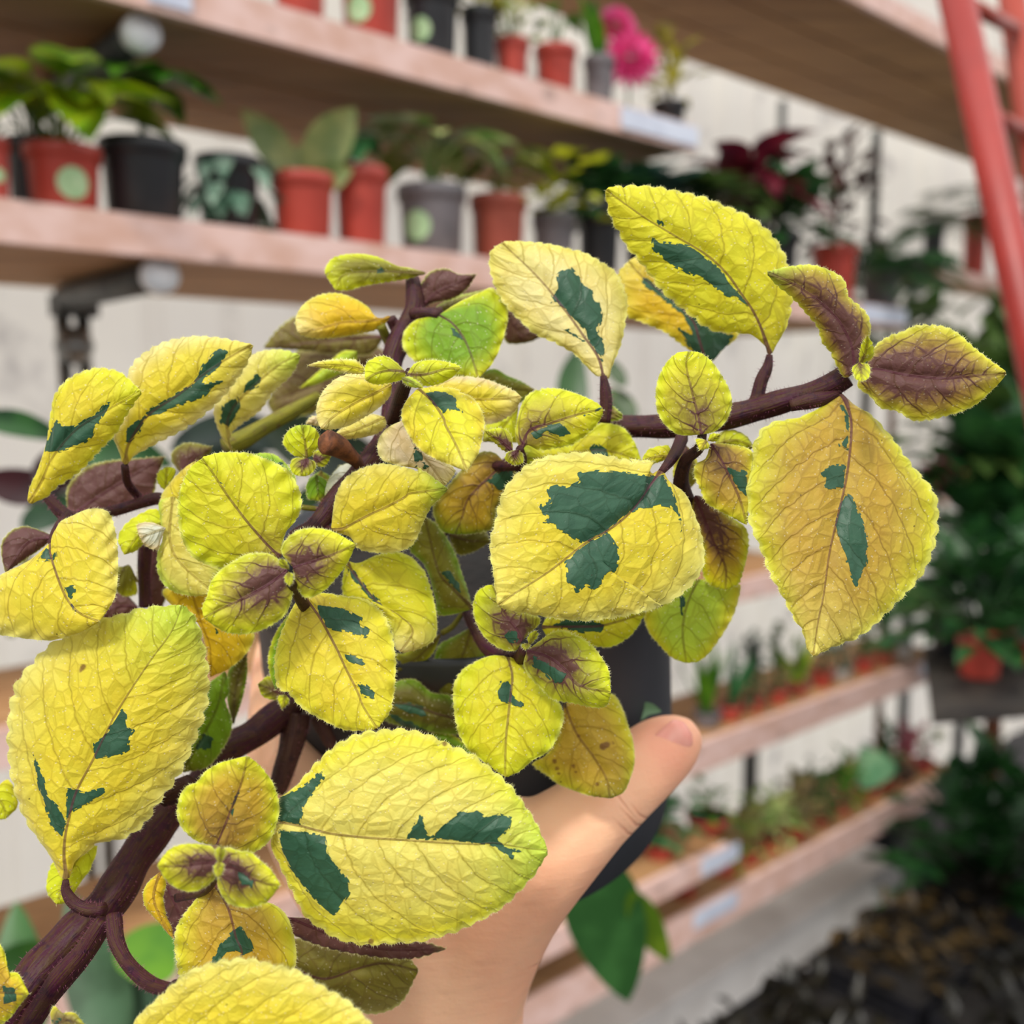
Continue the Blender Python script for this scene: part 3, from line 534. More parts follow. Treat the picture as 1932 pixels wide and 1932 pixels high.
.262 .266 .003 .003|GOLD YEL GOLD|0 .3 .2|g230,1120|g30,1130 g100,1250 g230,1300 g300,1400 g340,1550 g360,1650|g500,1200 g690,1440 g640,1590 g520,1700 g440,1740|g375,1765|g300,1350 g370,1550|g400,1390 g430,1440 g410,1455|
# BF
.275 .275 .003 .003|GREEN GREEN OLIVE|0 .3 .2|f1640,1030|f1500,1150 f1450,1350 f1400,1500 f1350,1650|f1670,1180 f1640,1240 f1690,1400 f1660,1530 f1520,1720|f1330,1765|f1580,1300 f1450,1550|f1480,1480 f1550,1520 f1540,1600 f1430,1590|
.284 .286 .001 .001|DOLV GREEN DOLV|0 .3 .2|f1700,1420|f1660,1250 f1660,1050 f1700,980|f1760,1250 f1800,1060|f1800,880|f1720,1150||
# BG pale lime
.258 .256 .003 .003|PALE LGRN PALE|0 .3 .2|g100,450|g0,500 f1190,50 f1150,170 f1150,300 f1200,400 f1300,460 f1430,480|g500,700 g480,900 g440,1050 g360,1150|f1560,460|g100,850||
.262 .260 .003 .003|YEL PALE PALE|0 .3 .2|a1280,1500|a1190,1480 a1170,1320 a1250,1190 a1350,1090|a1500,1400 a1500,1200|a1430,1040|a1330,1250|a1190,1350 a1270,1340 a1240,1380 a1260,1450 a1220,1440|
# BH
.262 .258 .003 .003|LIME LIME LIME|0 .3 .2|a1210,1480|a1130,1390 a1000,1440 a900,1520 a860,1620|a1080,1600 a1000,1690|a905,1725|a1030,1560||
.256 .254 .001 .001|WHITE PINKC PINKC|0 .3 .1|a1210,1530|a1100,1490 a1000,1510|a1170,1620 a1150,1690 a1060,1660|a1020,1600|a1100,1570||
# BI
.268 .268 .001 .001|LGRN LIME LIME|0 .3 .2|f1520,560|f1400,450 f1230,430|f1480,620 f1350,640|f1190,470|f1350,520||
# BJ cluster
.254 .252 .002 .002|LIME LIME LGRN|.3 .3 .6|b690,1640|b600,1620 b520,1540 b540,1460 b600,1410|b760,1600 b790,1530 b770,1450 b720,1405|b655,1398|b680,1540 b665,1460||
.252 .250 .001 .001|LIME LIME LIME|.9 .7 .8|b695,1640|b600,1640 b568,1690 b590,1750|b750,1670 b750,1720 b700,1765|b640,1772|b670,1700||
.253 .252 .001 .001|LIME LIME LIME|.9 .7 .8|b735,1645|b750,1590 b830,1590|b770,1700 b830,1690|b867,1630|b790,1640||
.262 .262 .002 .002|GREEN GREEN LIME|0 .7 .3|b760,1760|b690,1830 b700,1932|b830,1800 b860,1880|b780,1950|b770,1860||
# BK
.262 .262 .002 .002|GREEN LGRN LGRN|0 .7 .3|g980,420|g850,380 g700,300 g660,200|g1000,330 g950,240 g850,150 g760,135|g680,145|g850,250|g850,210 g900,205 g890,250|
# BL round
.224 .220 .003 .003|MUST LIME LIME|.35 .5 .9|j1580,625|j1450,605 j1340,520 j1290,400 j1310,280 j1360,200 j1430,170 j1500,90 j1600,30|k200,1200 k290,1195 k370,1150 k440,1070 k480,950 k490,850 k460,720 k400,620 k340,550|k262,488|j1640,480 j1700,330 j1760,170|j1740,210 j1755,210 j1710,330 j1690,440 j1670,430 j1690,330|
# BM
.208 .206 .002 .002|YLIM LIME LIME|.95 .72 .6|j1590,750|j1560,650 j1470,625 j1350,620 j1250,650 j1190,710|j1575,850 j1520,915 j1420,965 j1310,950 j1220,890|j1145,780|j1450,760 j1300,780||
# BN
.208 .206 .002 .002|YLIM LIME LIME|.95 .75 .6|k45,1300|k70,1180 k120,1155 k190,1180 k280,1190 k340,1240 k430,1320|k40,1400 k60,1480 k120,1560 k210,1590 k300,1590 k400,1550 k460,1480|k500,1430|k150,1300 k280,1370 k400,1420|k180,1330 k240,1340 k300,1400 k290,1440 k220,1430|
.202 .200 .001 .001|LIME LIME LIME|.3 .8 .3|j1600,770|j1570,700 j1580,650|j1630,720 j1640,670|j1610,640|j1605,700||
.202 .200 .001 .001|LIME LIME LIME|.3 .8 .3|j1595,740|j1560,790 j1570,840|j1630,770 j1620,830|j1590,865|j1590,800||
# BO
.232 .228 .004 .004|MUST MEDGE YLIM|.25 .4 1|j1555,900|j1480,960 j1400,1060 j1300,1200 j1275,1330 j1290,1480 j1320,1590|m640,270 m740,280 m850,285 m930,340 m970,430 m990,560 m970,640 m850,720|m560,770|j1660,1080 j1720,1300 j1760,1430|j1545,1480 j1600,1370 j1700,1250 j1760,1215 j1830,1330 j1850,1400 j1780,1430 j1700,1400 j1640,1410 j1620,1470 j1580,1560|
# BP bottom
.214 .200 .003 .006|YEL PALE PALE|0 .4 .8|m150,1000|m150,900 m250,800 m350,710 m420,650 m520,610 m640,580 m760,580 m880,610 m1000,640 m1080,690 m1160,740 m1250,790 m1320,850 m1390,930|m250,1200 m500,1350 m900,1400 m1200,1300 m1400,1200|m1480,1080|m400,1060 m800,1080 m1200,1070||
# BQ
.262 .262 .003 .003|OLIVE DULL OLIVE|.18 9 1|m940,600|m960,470 m1200,530 m1450,560 m1580,580|m980,680 m1150,800 m1300,850 m1420,860 m1540,800|m1625,640|m1130,680 m1300,630 m1450,600||
.252 .258 .001 .001|PURP PURP DULL|1 9 .9|m950,360|m1100,375 m1300,470 m1500,485 m1650,490|m960,440 m1150,520 m1400,565 m1600,575|m1770,525|m1200,460 m1450,525||
# BS
.240 .238 .002 .002|GOLD YLIM GOLD|0 .9 .5|j1170,820|j1080,900 j1045,980 j1060,1080 j1130,1160 j1210,1250|j1210,900 j1190,1020 j1215,1150 j1255,1240|j1265,1310|j1120,1000 j1170,1150||
.262 .262 .002 .002|PURP PURP PURP|1 9 .9|j1200,900|j1190,1030 j1220,1180 j1260,1300|j1350,960 j1450,1000 j1480,1060|j1320,1330|j1300,1120||
# BT
.252 .250 .003 .002|LIME LIME LIME|0 .9 .2|j600,690|j430,720 j365,790 j340,960|j710,630 j660,800 j585,900 j500,1040|j410,1058|j480,880||
# BU
.262 .262 .002 .002|LIME YLIM LIME|0 .9 .2|j-60,250|j60,150 j130,330|j-100,400 j-40,440|j40,438|j20,330||
# BV
.226 .220 .003 .003|GOLD LIME LIME|.3 .9 .3|j-150,1700|j-40,1400 j-10,1340 j40,1430 j60,1550 j130,1560|j-50,1950 j60,1900 j140,1800|j212,1712|j0,1700|j20,1650 j110,1660 j120,1760 j30,1780|
.216 .214 .002 .002|DULL YLIM LIME|.3 .9 .3|j380,1960|j370,1850 j400,1800 j450,1850 j540,1850|j500,1990|j620,1940|j480,1900|j380,1900 j440,1890 j430,1950|
# BX
.268 .268 .001 .001|OLIVE LIME OLIVE|.6 .6 .5|g910,1900|g850,1932 g760,1910|g900,1800 g800,1760|g720,1820|g810,1850||
.266 .264 .001 .001|LIME LIME OLIVE|0 .6 .5|k540,40|k480,60|k560,90|k510,150|k520,100||
# BY
.262 .262 .002 .002|GREEN LIME GREEN|0 .6 .3|g1000,1250|g880,1400 g810,1550 g800,1700|g980,1500 g900,1700|g850,1860|g900,1550||
# CA
.282 .284 .002 .002|OLIVE GREEN OLIVE|0 .6 .3|c560,1040|c700,990 c800,1040 c900,1080|c700,1200 c880,1240|c1000,1140|c800,1130||
.272 .272 .002 .002|LIME YLIM OLIVE|0 .6 .3|c880,1260|c760,1300 c640,1400|c870,1400 c880,1520|c620,1520|c760,1420||
# CC
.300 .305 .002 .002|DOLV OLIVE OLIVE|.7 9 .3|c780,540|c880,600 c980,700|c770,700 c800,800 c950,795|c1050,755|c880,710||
# CE
.262 .262 .001 .001|DULL LGRN LGRN|0 .6 .2|c1520,1370|c1525,1290 c1540,1240|c1600,1365 c1635,1345|c1640,1320|c1560,1310||
# CF
.262 .262 .002 .002|LIME OLIVE OLIVE|.3 .6 .3|i590,120|i620,50 i700,35 i770,70|i680,130 i760,150|i810,130|i700,90||
.266 .264 .002 .002|OLIVE YLIM OLIVE|.6 .6 .3|i420,110|i370,200 i360,300|i480,180 i500,300|i430,375|i430,230||
# CH
.286 .284 .002 .002|GREEN LIME GREEN|0 .6 .3|l280,560|l420,540 l530,605|l400,640 l520,680|l610,700|l430,600||
.275 .277 .002 .002|OLIVE GREEN OLIVE|0 .6 .3|g1180,260|g1090,330 g1085,420|g1270,330 g1280,440|g1190,500|g1180,380||
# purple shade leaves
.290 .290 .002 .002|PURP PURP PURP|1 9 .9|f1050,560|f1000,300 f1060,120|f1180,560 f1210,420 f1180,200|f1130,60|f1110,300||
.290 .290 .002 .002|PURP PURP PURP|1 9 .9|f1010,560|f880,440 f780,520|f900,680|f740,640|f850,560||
.280 .280 .002 .002|OLIVE LIME OLIVE|0 .6 .3|a1010,1932|a870,1870 a860,1800|f980,330 f1000,460 f900,480|f840,430|f930,250||
"""

# ------------------------------------------------------------------ the greenhouse: wall, floor, shelves
HA = math.radians(48.5)
U = np.array([math.sin(HA), math.cos(HA), 0]); NO = np.array([-math.cos(HA), math.sin(HA), 0]); Z = np.array([0, 0, 1.0])
def SH(u, d, h): return U*u+NO*d+Z*(1.5+h)          # run, distance from the viewer's aisle, height against the eye
def ray(px, py):
    v = FWD+RIGHT*((px-966)/F)+UPV*((966-py)/F); return v
def on_d(px, py, d):                                # point of the pixel's ray on the plane at distance d from the aisle
    v = ray(px, py); return CAM+v*(d/v.dot(NO))
def u_at(px, d, h):
    lo, hi = -3.0, 40.0
    for _ in range(50):
        mid = (lo+hi)/2; p = SH(mid, d, h)-CAM; zc = p.dot(FWD); x = 966+F*p.dot(RIGHT)/zc if zc > .01 else -1e9
        if x < px: lo = mid
        else: hi = mid
    return (lo+hi)/2
D0, DEP = 1.15, 0.46; DW = 1.72
def struct(name, g, mat, smooth=False):
    o = g.build(name, mat, None, smooth); o['kind'] = 'structure'; return o
def wall_mat():
    n = NT('ribbed_cream_panel'); g = n.n('ShaderNodeTexCoord').outputs['Object']
    nz = n.noise(g, 1.6, 4); c = n.mix(n.ss(nz, .35, .65), lin(252,246,234)+(1,), lin(240,234,226)+(1,))
    c = n.mix(n.ss(n.noise(g, 9, 3), .55, .8), c, lin(190,184,180)+(1,))
    p = n.n('ShaderNodeBsdfPrincipled', ins={'Base Color': c, 'Roughness': .6}); tr = n.n('ShaderNodeBsdfTranslucent', ins={'Color': c}); mx = n.n('ShaderNodeMixShader', ins={0: .80, 1: p.outputs[0], 2: tr.outputs[0]}); n.t.links.new(mx.outputs[0], n.out.inputs[0]); return n.m
M_WALL = wall_mat()
g = G(); step = .018; us = np.arange(-2.2, 9.0, step); V = []
for i, u_ in enumerate(us):
    r = .010*(1 if (i % 8) in (0, 1) else 0)
    V += [SH(u_, DW-r, -1.5), SH(u_, DW-r, 1.6)]
g.add(V, [(2*i, 2*i+2, 2*i+3, 2*i+1) for i in range(len(us)-1)])
struct('wall_back', g, M_WALL)
M_FLOOR = simple('dark_wet_floor', lin(40, 38, 42), .75, lin(22, 21, 24), 6, .004)
g = G(); g.box((-4, -1.5, -.05), (14, 0, 0), (0, 14, 0), (0, 0, .05)); struct('floor', g, M_FLOOR)
M_STEEL = simple('grey_steel', lin(150, 152, 150), .35, lin(120, 122, 122), 40, metal=.7)
M_DSTEEL = simple('dark_steel', lin(96, 98, 96), .5, lin(70, 72, 72), 40, metal=.3)
M_CAP = simple('white_cap', lin(240, 242, 245), .3, lin(220, 224, 230), 20)
def shelf(u0, u1, h, d0=D0, dep=DEP, th=.04, label='', group=None, mat=None):
    t = thing('wooden_shelf', label, 'shelf', SH(u0, d0, h-th), group)
    g = G(); nb = 3; wdt = dep/nb
    for k in range(nb):
        dd = d0+k*wdt; g.box(SH(u0, dd+.002, h-th), U*(u1-u0), NO*(wdt-.004), Z*th)
    me = g.build('board', mat or M_BOARD, t, False)
    g = G(); g.box(SH(u0, d0-.012, h-th-.004), U*(u1-u0), NO*.0135, Z*(th+.005)); fs = g.build('front_strip', M_WOOD, t, False)
    bv = me.modifiers.new('b', 'BEVEL'); bv.width = .003; bv.segments = 2
    return t
hS1, hS2, hS0 = .476, .205, .86
S1e = u_at(1305, D0, hS1)
sh0 = shelf(-1.2, 8.5, hS0, label='long bare wood shelf above the cream wall at the upper right, behind the ladder', group=None)
sh1 = shelf(-1.2, S1e, hS1, label='upper left wooden shelf ending in a white end bracket near the pink flower')
sh2 = shelf(-1.2, u_at(1700, D0, hS2), hS2, label='left middle wooden shelf carrying red and black pots above the cream wall')
hE = -.357; shE = shelf(-1.2, u_at(1560, D0, hE), hE, dep=.26, label='pale wooden shelf half hidden behind the hanging yellow leaf')
hC = -.665; shC = shelf(-1.2, u_at(1782, D0, hC), hC, dep=.22, th=.055, label='lower right wooden shelf with a row of small red pots')
hD = -1.005; shD = shelf(-1.2, u_at(1800, D0, hD), hD, dep=.22, th=.06, label='lowest right wooden shelf with the large pale green leaf on it')
hF = -.885; shF = shelf(-1.2, u_at(1368, D0-.02, hF), hF, d0=D0-.02, dep=.24, label='short low shelf with a metal end just right of the wrist')
hG = -.24*1.0; shG = shelf(u_at(1735, 1.5, -.31), 8.5, -.31, d0=1.50, dep=.2, label='narrow pale shelf at the right edge under the red pots')
hH = .42; shH = shelf(u_at(1775, 1.5, hH), 8.5, hH-.01, d0=1.50, dep=.18, th=.03, label='small grey shelf beside the ladder foliage, upper right')
g = G(); g.box(SH(-1.0, 1.20, -1.498), U*(u_at(1700, 1.2, -1.3)+1.0), NO*.48, Z*.27)
M_CONC = simple('pale_concrete', lin(250, 246, 244), .8, lin(226, 220, 216), 5, .002)
o = g.build('concrete_plinth', M_CONC, None, False); tag(o, 'pale concrete plinth along the floor under the lowest wooden shelf', 'plinth')
# metal end plates and label strips (a part of their shelf)
def endplate(t, u, h, d0=D0, ln=.16, mat=None, c=M_CAP):
    g = G(); g.box(SH(u-ln, d0-.0155, h-.036), U*ln, NO*.003, Z*.034); g.build('end_bracket', c, t, False)
M_BLW = simple('bluish_white_metal', lin(205, 212, 228), .35, lin(190, 196, 214), 20)
endplate(sh1, S1e, hS1, ln=.20, c=M_BLW); endplate(shC, u_at(1782, D0, hC), hC, ln=.16, c=M_BLW)
endplate(shF, u_at(1368, D0, hF), hF, d0=D0-.02, ln=.12, c=M_BLW); endplate(sh1, u_at(350, D0, hS1), hS1, ln=.05, c=M_BLW)
endplate(shD, u_at(1380, D0, hD), hD, ln=.14, c=M_BLW); endplate(sh2, u_at(1700, D0, hS2), hS2, ln=.2, c=M_BLW)
# tubes running under the shelves, with capped ends
def under_tube(px, h, label, r=.020):
    u = u_at(px, D0+.01, h-.04-r); t = thing('shelf_bracket_tube', label, 'tube', SH(u, D0, h-.04-2*r), 'bracket tubes under the shelves')
    g = G(); g.tube([SH(u, D0+.03, h-.041-r), SH(u, 1.50, h-.041-r)], r*.95, 20); g.build('tube', M_DSTEEL, t)
    g = G(); g.tube([SH(u, D0+.012, h-.041-r), SH(u, D0+.03, h-.041-r)], r*1.05, 24); o = g.build('end_cap', M_CAP, t); o['label'] = 'white round end cap'
    return t
under_tube(272, hS1, 'grey tube with white round cap under the upper left shelf')
under_tube(308, hS2, 'grey tube with white round cap under the left middle shelf, above the clamp')
# clamp and twin rods on the wall under the left shelf
t = thing('support_post', 'twin grey rods with a silver ball clamp below the left shelf', 'post', SH(u_at(142, 1.6, 0), 1.6, -1.5))
g = G(); ua = u_at(124, 1.52, .02); ub_ = u_at(162, 1.52, .02)
for uu in (ua, ub_): g.tube([SH(uu, 1.52, -1.5), SH(uu, 1.52, .155)], .010, 14)
g.build('rod', M_STEEL, t)
g = G(); g.lathe(SH((ua+ub_)/2-.006, 1.50, .075), [(.001, -.028), (.02, -.022), (.028, 0), (.02, .022), (.001, .028)], n=20); g.build('clamp_ball', M_STEEL, t)
g = G(); g.box(SH(ua-.012, 1.50, .118), U*(ub_-ua+.03), NO*.04, Z*.03); g.build('clamp_plate', M_DSTEEL, t, False)
# upright posts against the wall
for px, d, h0, h1, r, lab in ((1470, 1.66, .2, .83, .012, 'thin grey upright behind the shelf, left of the two under the top board'), (1640, 1.64, -.3, .83, .016, 'dark grey upright rising to the top shelf beside the ladder'),
                              (1703, 1.55, -1.5, -.70, .018, 'grey post under the lower right shelf end'), (1812, 1.45, -1.5, -.60, .018, 'pale grey post right of the lower shelves'),
                              (1415, 1.62, -1.5, -.70, .022, 'grey post between the two lower right shelves'), (1222, 1.5, -1.5, -1.07, .022, 'grey post at the bottom edge right of the wrist'),
                              (1088, 1.5, -1.5, -1.0, .014, 'slim dark post at the bottom edge beside the wrist'), (1500, 1.5, -1.5, -1.07, .020, 'dark post under the lowest shelf over the black trays'),
                              (45, 1.5, -1.5, -.95, .010, 'thin grey post at the left edge beside the drooping leaf')):
    u = u_at(px, d, (h0+h1)/2); g = G(); g.tube([SH(u, d, h0), SH(u, d, h1)], r, 16); o = g.build('shelf_post', M_DSTEEL, None); tag(o, lab, 'post')

# ------------------------------------------------------------------ background pots and plants
M_RED = simple('red_plastic', lin(184, 74, 62), .4, lin(170, 62, 52), 12)
M_TERR = simple('brick_red_plastic', lin(168, 84, 66), .5, lin(150, 72, 58), 12)
M_BLK = simple('black_plastic', lin(44, 46, 50), .34, lin(34, 36, 40), 12)
M_GRY = simple('grey_plastic', lin(120, 116, 120), .5, lin(98, 96, 100), 12)
M_SOIL = simple('dark_soil', lin(22, 16, 13), .95, lin(12, 9, 7), 90, .004)
M_STK = simple('mint_sticker', lin(176, 204, 160), .5, lin(150, 190, 140), 90)
M_WHT = simple('white_plastic', lin(214, 210, 204), .5, lin(196, 194, 190), 20)
FOL = {}
def fol(c1, c2, tr=.3):
    k = (c1, c2)
    if k not in FOL:
        n = NT('foliage'); gg = n.n('ShaderNodeTexCoord').outputs['Object']; nz = n.noise(gg, 26, 2)
        cc = n.mix(n.ss(nz, .38, .62), lin(*c1)+(1,), lin(*c2)+(1,))
        p = n.n('ShaderNodeBsdfPrincipled', ins={'Base Color': cc, 'Roughness': .4}); tn = n.n('ShaderNodeBsdfTranslucent', ins={'Color': cc})
        mx = n.n('ShaderNodeMixShader', ins={0: tr, 1: p.outputs[0], 2: tn.outputs[0]}); n.t.links.new(mx.outputs[0], n.out.inputs[0]); FOL[k] = n.m
    return FOL[k]
def blade(g, b, d, ln, wd, droop=.3, fold=.25, prof=.5, nrm=None, n=10, stalk=.0, r=.0015):
    """one leaf blade: base b, direction d, length, width; droops towards its tip"""
    b, d = np.array(b, float), np.array(d, float); d /= np.linalg.norm(d)
    side = np.cross(d, nrm if nrm is not None else (0, 0, 1)); 
    if np.linalg.norm(side) < .1: side = np.cross(d, (0, 1, .1))
    side /= np.linalg.norm(side)
    if stalk > 0:
        e_ = b+d*stalk; g.tube([b, (b+e_)/2+Z*stalk*.05, e_], r, 6); b = e_
    V = []; p = b.copy(); dd = d.copy(); st = ln/n
    for i in range(n+1):
        s = i/n; wv = wd/2*max(0.02, (math.sin(math.pi*s**prof))**.8 if 0 < s < 1 else .02)
        up = np.cross(side, dd)
        V += [p-side*wv+up*wv*fold, p-side*wv*.5+up*wv*fold*.35, p, p+side*wv*.5+up*wv*fold*.35, p+side*wv+up*wv*fold]
        dd = dd-Z*droop*st/ln*1.0; dd /= np.linalg.norm(dd); p = p+dd*st
    g.add(V, [(5*i+k, 5*i+k+1, 5*i+k+6, 5*i+k+5) for i in range(n) for k in range(4)])
def rdir(elev0, elev1, az=None, azs=math.pi):
    a = random.uniform(-math.pi, math.pi) if az is None else az+random.uniform(-azs, azs); e_ = math.radians(random.uniform(elev0, elev1))
    return np.array([math.cos(a)*math.cos(e_), math.sin(a)*math.cos(e_), math.sin(e_)])
def keep_clear(t, cap):
    for o in t.children:
        if not o.name.startswith(('foliage', 'leaf')): continue
        me = o.data; k = len(me.vertices); a_ = np.empty(k*3, np.float32); me.vertices.foreach_get('co', a_); a_ = a_.reshape(-1, 3).astype(float)
        d = (a_-CAM)@NO; lim = DW-.035; ov = np.maximum(0, d-(lim-.12)); a_ -= NO*(ov-.12*(1-np.exp(-ov/.12)))[:, None]
        if cap is not None:
            top = 1.5+cap-.03; ov = np.maximum(0, a_[:, 2]-(top-.05)); a_[:, 2] -= ov-.05*(1-np.exp(-ov/.05))
        me.vertices.foreach_set('co', a_.astype(np.float32).ravel()); me.update()
def foliage(t, C, kind, R, H, cols, n):
    """C top of soil; R spread; H height"""
    C = np.array(C, float); a, b = cols; R *= 1.3; H *= 1.15
    g = G()
    if kind == 'bush':
        for _ in range(n):
            d = rdir(-10, 85); q = random.uniform(.25, 1); p = C+Z*H*.12+np.array([d[0]*R*q, d[1]*R*q, d[2]*H*q*.9+.0])
            blade(g, p, d+rdir(-30, 30)*.6, R*random.uniform(.34, .6), R*random.uniform(.22, .38), .5, n=5)
        for _ in range(8): d = rdir(30, 85); g.tube([C, C+d*np.array([R, R, H])*.7], .0016, 5)
        g.build('foliage', fol(a, b), t)
    elif kind == 'broad':
        for _ in range(n):
            d = rdir(30, 80); L_ = R*random.uniform(.55, .9); top = C+np.array([d[0]*R*.55, d[1]*R*.55, d[2]*H*random.uniform(.55, .95)])
            gg = G(); gg.tube([C+rdir(0, 0)*R*.08, (C+top)/2+Z*H*.08, top], .0016, 6)
            dn = np.array([d[0], d[1], random.uniform(-.25, .25)]); blade(gg, top, dn, L_, L_*random.uniform(.55, .7), .7, .2, .62)
            gg.build('leaf', fol(a, b), t)
    elif kind == 'upright':
        for k in range(n):
            d = rdir(55, 85); gg = G(); blade(gg, C+rdir(0, 0)*R*.1, d, H*random.uniform(.75, 1.0), R*.5, .15, .3, .7, nrm=rdir(0, 10)); gg.build('leaf', fol(a, b), t)
    elif kind == 'fern':
        for k in range(n):
            d = rdir(10, 60); L_ = R*random.uniform(.8, 1.1); p = C.copy(); dd = d.copy(); sp = []
            for i in range(12): sp.append(p.copy()); dd = dd-Z*.10; dd /= np.linalg.norm(dd); p = p+dd*L_/11
            g.tube(sp, .0012, 5)
            for i in range(2, 12):
                s_ = np.cross(sp[i]-sp[i-1], Z); s_ /= np.linalg.norm(s_)+1e-9; ll = L_*.38*math.sin(math.pi*(i/13))
                for sg in (-1, 1): blade(g, sp[i], s_*sg+(sp[i]-sp[i-1])/np.linalg.norm(sp[i]-sp[i-1])*.5, ll, ll*.24, .3, n=4)
        g.build('foliage', fol(a, b), t)
    elif kind == 'trail':
        for k in range(n):
            a_ = random.uniform(0, 6.28); p = C+np.array([math.cos(a_), math.sin(a_), 0])*R*random.uniform(.4, .9)+Z*.01; hh = random.uniform(.1, 1)*H
            blade(g, p-Z*hh*.9+Z*H*.15, np.array([math.cos(a_), math.sin(a_), -.9]), R*.55, R*.3, .4, n=6)
        g.build('foliage', fol(a, b), t)
def make_pot(t, B, rt, h, mat, sticker=None, rim=True, A=(0, 0, 1), square=False):
    """B base centre, rt top radius"""
    rb = rt*.83; g = G()
    pr = [(.001, 0), (rb*.96, 0), (rb, .003), (rb+(rt*.94-rb)*.8, h*.78), (rt*.94, h*.80), (rt, h*.81), (rt*1.02, h*.985), (rt*1.0, h), (rt*.94, h*.995), (rt*.9, h*.86), (rb*.9, .006), (.001, .006)]
    g.lathe(B, pr, A, 32); g.build('pot', mat, t)
    g = G(); g.lathe(B, [(.0005, h*.90), (rt*.5, h*.905), (rt*.915, h*.885)], A, 24); g.build('soil', M_SOIL, t)
    if sticker:
        az = sticker; V = []; r0 = rb+(rt-rb)*.35+.0012; cz = h*.42; rr = rt*.42; nn = 18; V.append(np.array(B)+Z*cz+np.array([math.cos(az), math.sin(az), 0])*r0)
        for k in range(nn):
            a_ = 2*math.pi*k/nn; da = rr*math.cos(a_)/r0; zz = cz+rr*math.sin(a_); r1 = rb+(rt*.94-rb)*min(1, zz/(h*.78))+.0012
            V.append(np.array(B)+Z*zz+np.array([math.cos(az+da), math.sin(az+da), 0])*r1)
        g = G(); g.add(V, [(0, 1+k, 1+(k+1) % nn) for k in range(nn)]); g.build('label_sticker', M_STK, t)
def potted(px, wpx, pytop, hsh, mat, kind, cols, label, n=10, Rk=1.3, Hk=1.5, dd=.0, d0=D0, sticker=0, name='potted_plant', group=None, cat='potted plant', extra=None):
    # a pot standing on the shelf at height hsh; pixel data fix its place along the shelf and its size
    r = .04
    for _ in range(4):
        d = d0+.018+r+dd; u = u_at(px, d, hsh+.05); p = SH(u, d, hsh); zc = (p-CAM).dot(FWD); r = wpx/2*zc/F
    v = ray(px, pytop); q = CAM+v*((p-CAM)[1]/v[1]); h = max(.03, q[2]-p[2])
    t = thing(name, label, cat, p, group)
    make_pot(t, p+Z*.0005, r, h, mat, sticker=(math.atan2(-p[1], -p[0])+sticker) if sticker else None)
    if kind: foliage(t, p+Z*h*.9, kind, r*Rk, r*Hk*2, cols, n)
    if extra: extra(t, p+Z*h*.9, r, h)
    keep_clear(t, {hS1: hS0-.04, hS2: (hS1-.04 if px < 1330 else hS0-.04), hC: None, hD: hC-.055, hF: hC-.055}.get(hsh))
    return t, p, r, h
YG = ((150,168,20),(96,140,16)); BG = ((88,140,26),(52,104,20)); DG = ((50,98,46),(30,66,36)); SG = ((150,178,158),(84,122,100)); MG = ((70,130,80),(44,100,52))
VG = ((196,208,136),(116,160,70)); OG = ((148,158,76),(90,112,48)); RD = ((112,28,44),(66,18,34)); GG = ((84,110,52),(52,78,34)); BLG = ((70,104,92),(38,70,60)); YB = ((206,210,50),(140,160,36))
# middle shelf
potted(-14, 60, 262, hS2, M_RED, 'broad', GG, 'red pot with a round sticker cut by the left picture edge', 6, 1.6, 1.6, sticker=.3)
potted(52, 70, 262, hS2, M_BLK, 'broad', GG, 'small black pot between two red pots at the far left of the middle shelf', 5, 1.5, 1.3, dd=.05)
potted(120, 138, 280, hS2, M_RED, 'broad', YG, 'red pot with round mint sticker and yellow-green heart leaves on the middle shelf', 18, 2.3, 1.25, sticker=.25)
def tallleaves(t, C, r, h):
    for k in range(10):
        d = rdir(60, 88); gg = G(); top = C+d*np.array([r*1.5, r*1.5, r*2.0]); gg.tube([C, (C+top)/2, top], .0012, 6)
        blade(gg, top, np.array([math.cos(k*.7+.4), math.sin(k*.7+.4), .0]), r*1.7, r*1.2, .9, .25, .6); gg.build('leaf', fol(*BG), t)
potted(272, 158, 272, hS2, M_BLK, None, None, 'large black pot of bright green heart leaves on thin stalks, middle shelf', extra=tallleaves)
potted(432, 120, 300, hS2, M_BLK, 'trail', SG, 'silver-green trailing plant hiding its pot on the middle shelf', 46, 1.45, 1.5, dd=.02)
def sansev(t, C, r, h):
    for dx, hz, ln, wd, tw in ((-.85, 1.0, .125, .046, .1), (.75, 1.0, .128, .060, .3), (1.3, .35, .06, .04, .6), (-.1, 1.2, .05, .03, .2)):
        gg = G(); blade(gg, C+RIGHT*dx*r*.2, RIGHT*dx*.75+Z*hz+FWD*(-.05), ln, wd, .12, .22, .85, nrm=-FWD+RIGHT*tw); gg.build('leaf', fol((156,162,98),(118,138,78)), t)
potted(572, 118, 332, hS2, M_RED, None, None, 'red pot with broad paddle-shaped olive leaves on the middle shelf', extra=sansev)
potted(682, 102, 320, hS2, M_RED, 'broad', MG, 'tall plain red pot with a small emerald leaf crown, middle shelf', 7, 1.5, .8)
potted(815, 130, 355, hS2, M_GRY, 'broad', VG, 'grey-black pot with a round sticker and pale variegated leaves, middle shelf', 16, 1.9, 1.5, sticker=-.5)
potted(940, 108, 372, hS2, M_TERR, 'broad', OG, 'brick-red pot under dark arching leaves behind the tall pale leaf', 10, 1.7, 1.3)
potted(1045, 84, 408, hS2, M_GRY, 'bush', YB, 'grey pot with lemon-yellow foliage on the middle shelf', 60, 1.9, 1.7)
potted(1130, 84, 400, hS2, M_BLK, 'bush', DG, 'black pot with dark green foliage right of the lemon-yellow plant', 160, 1.9, 1.5)
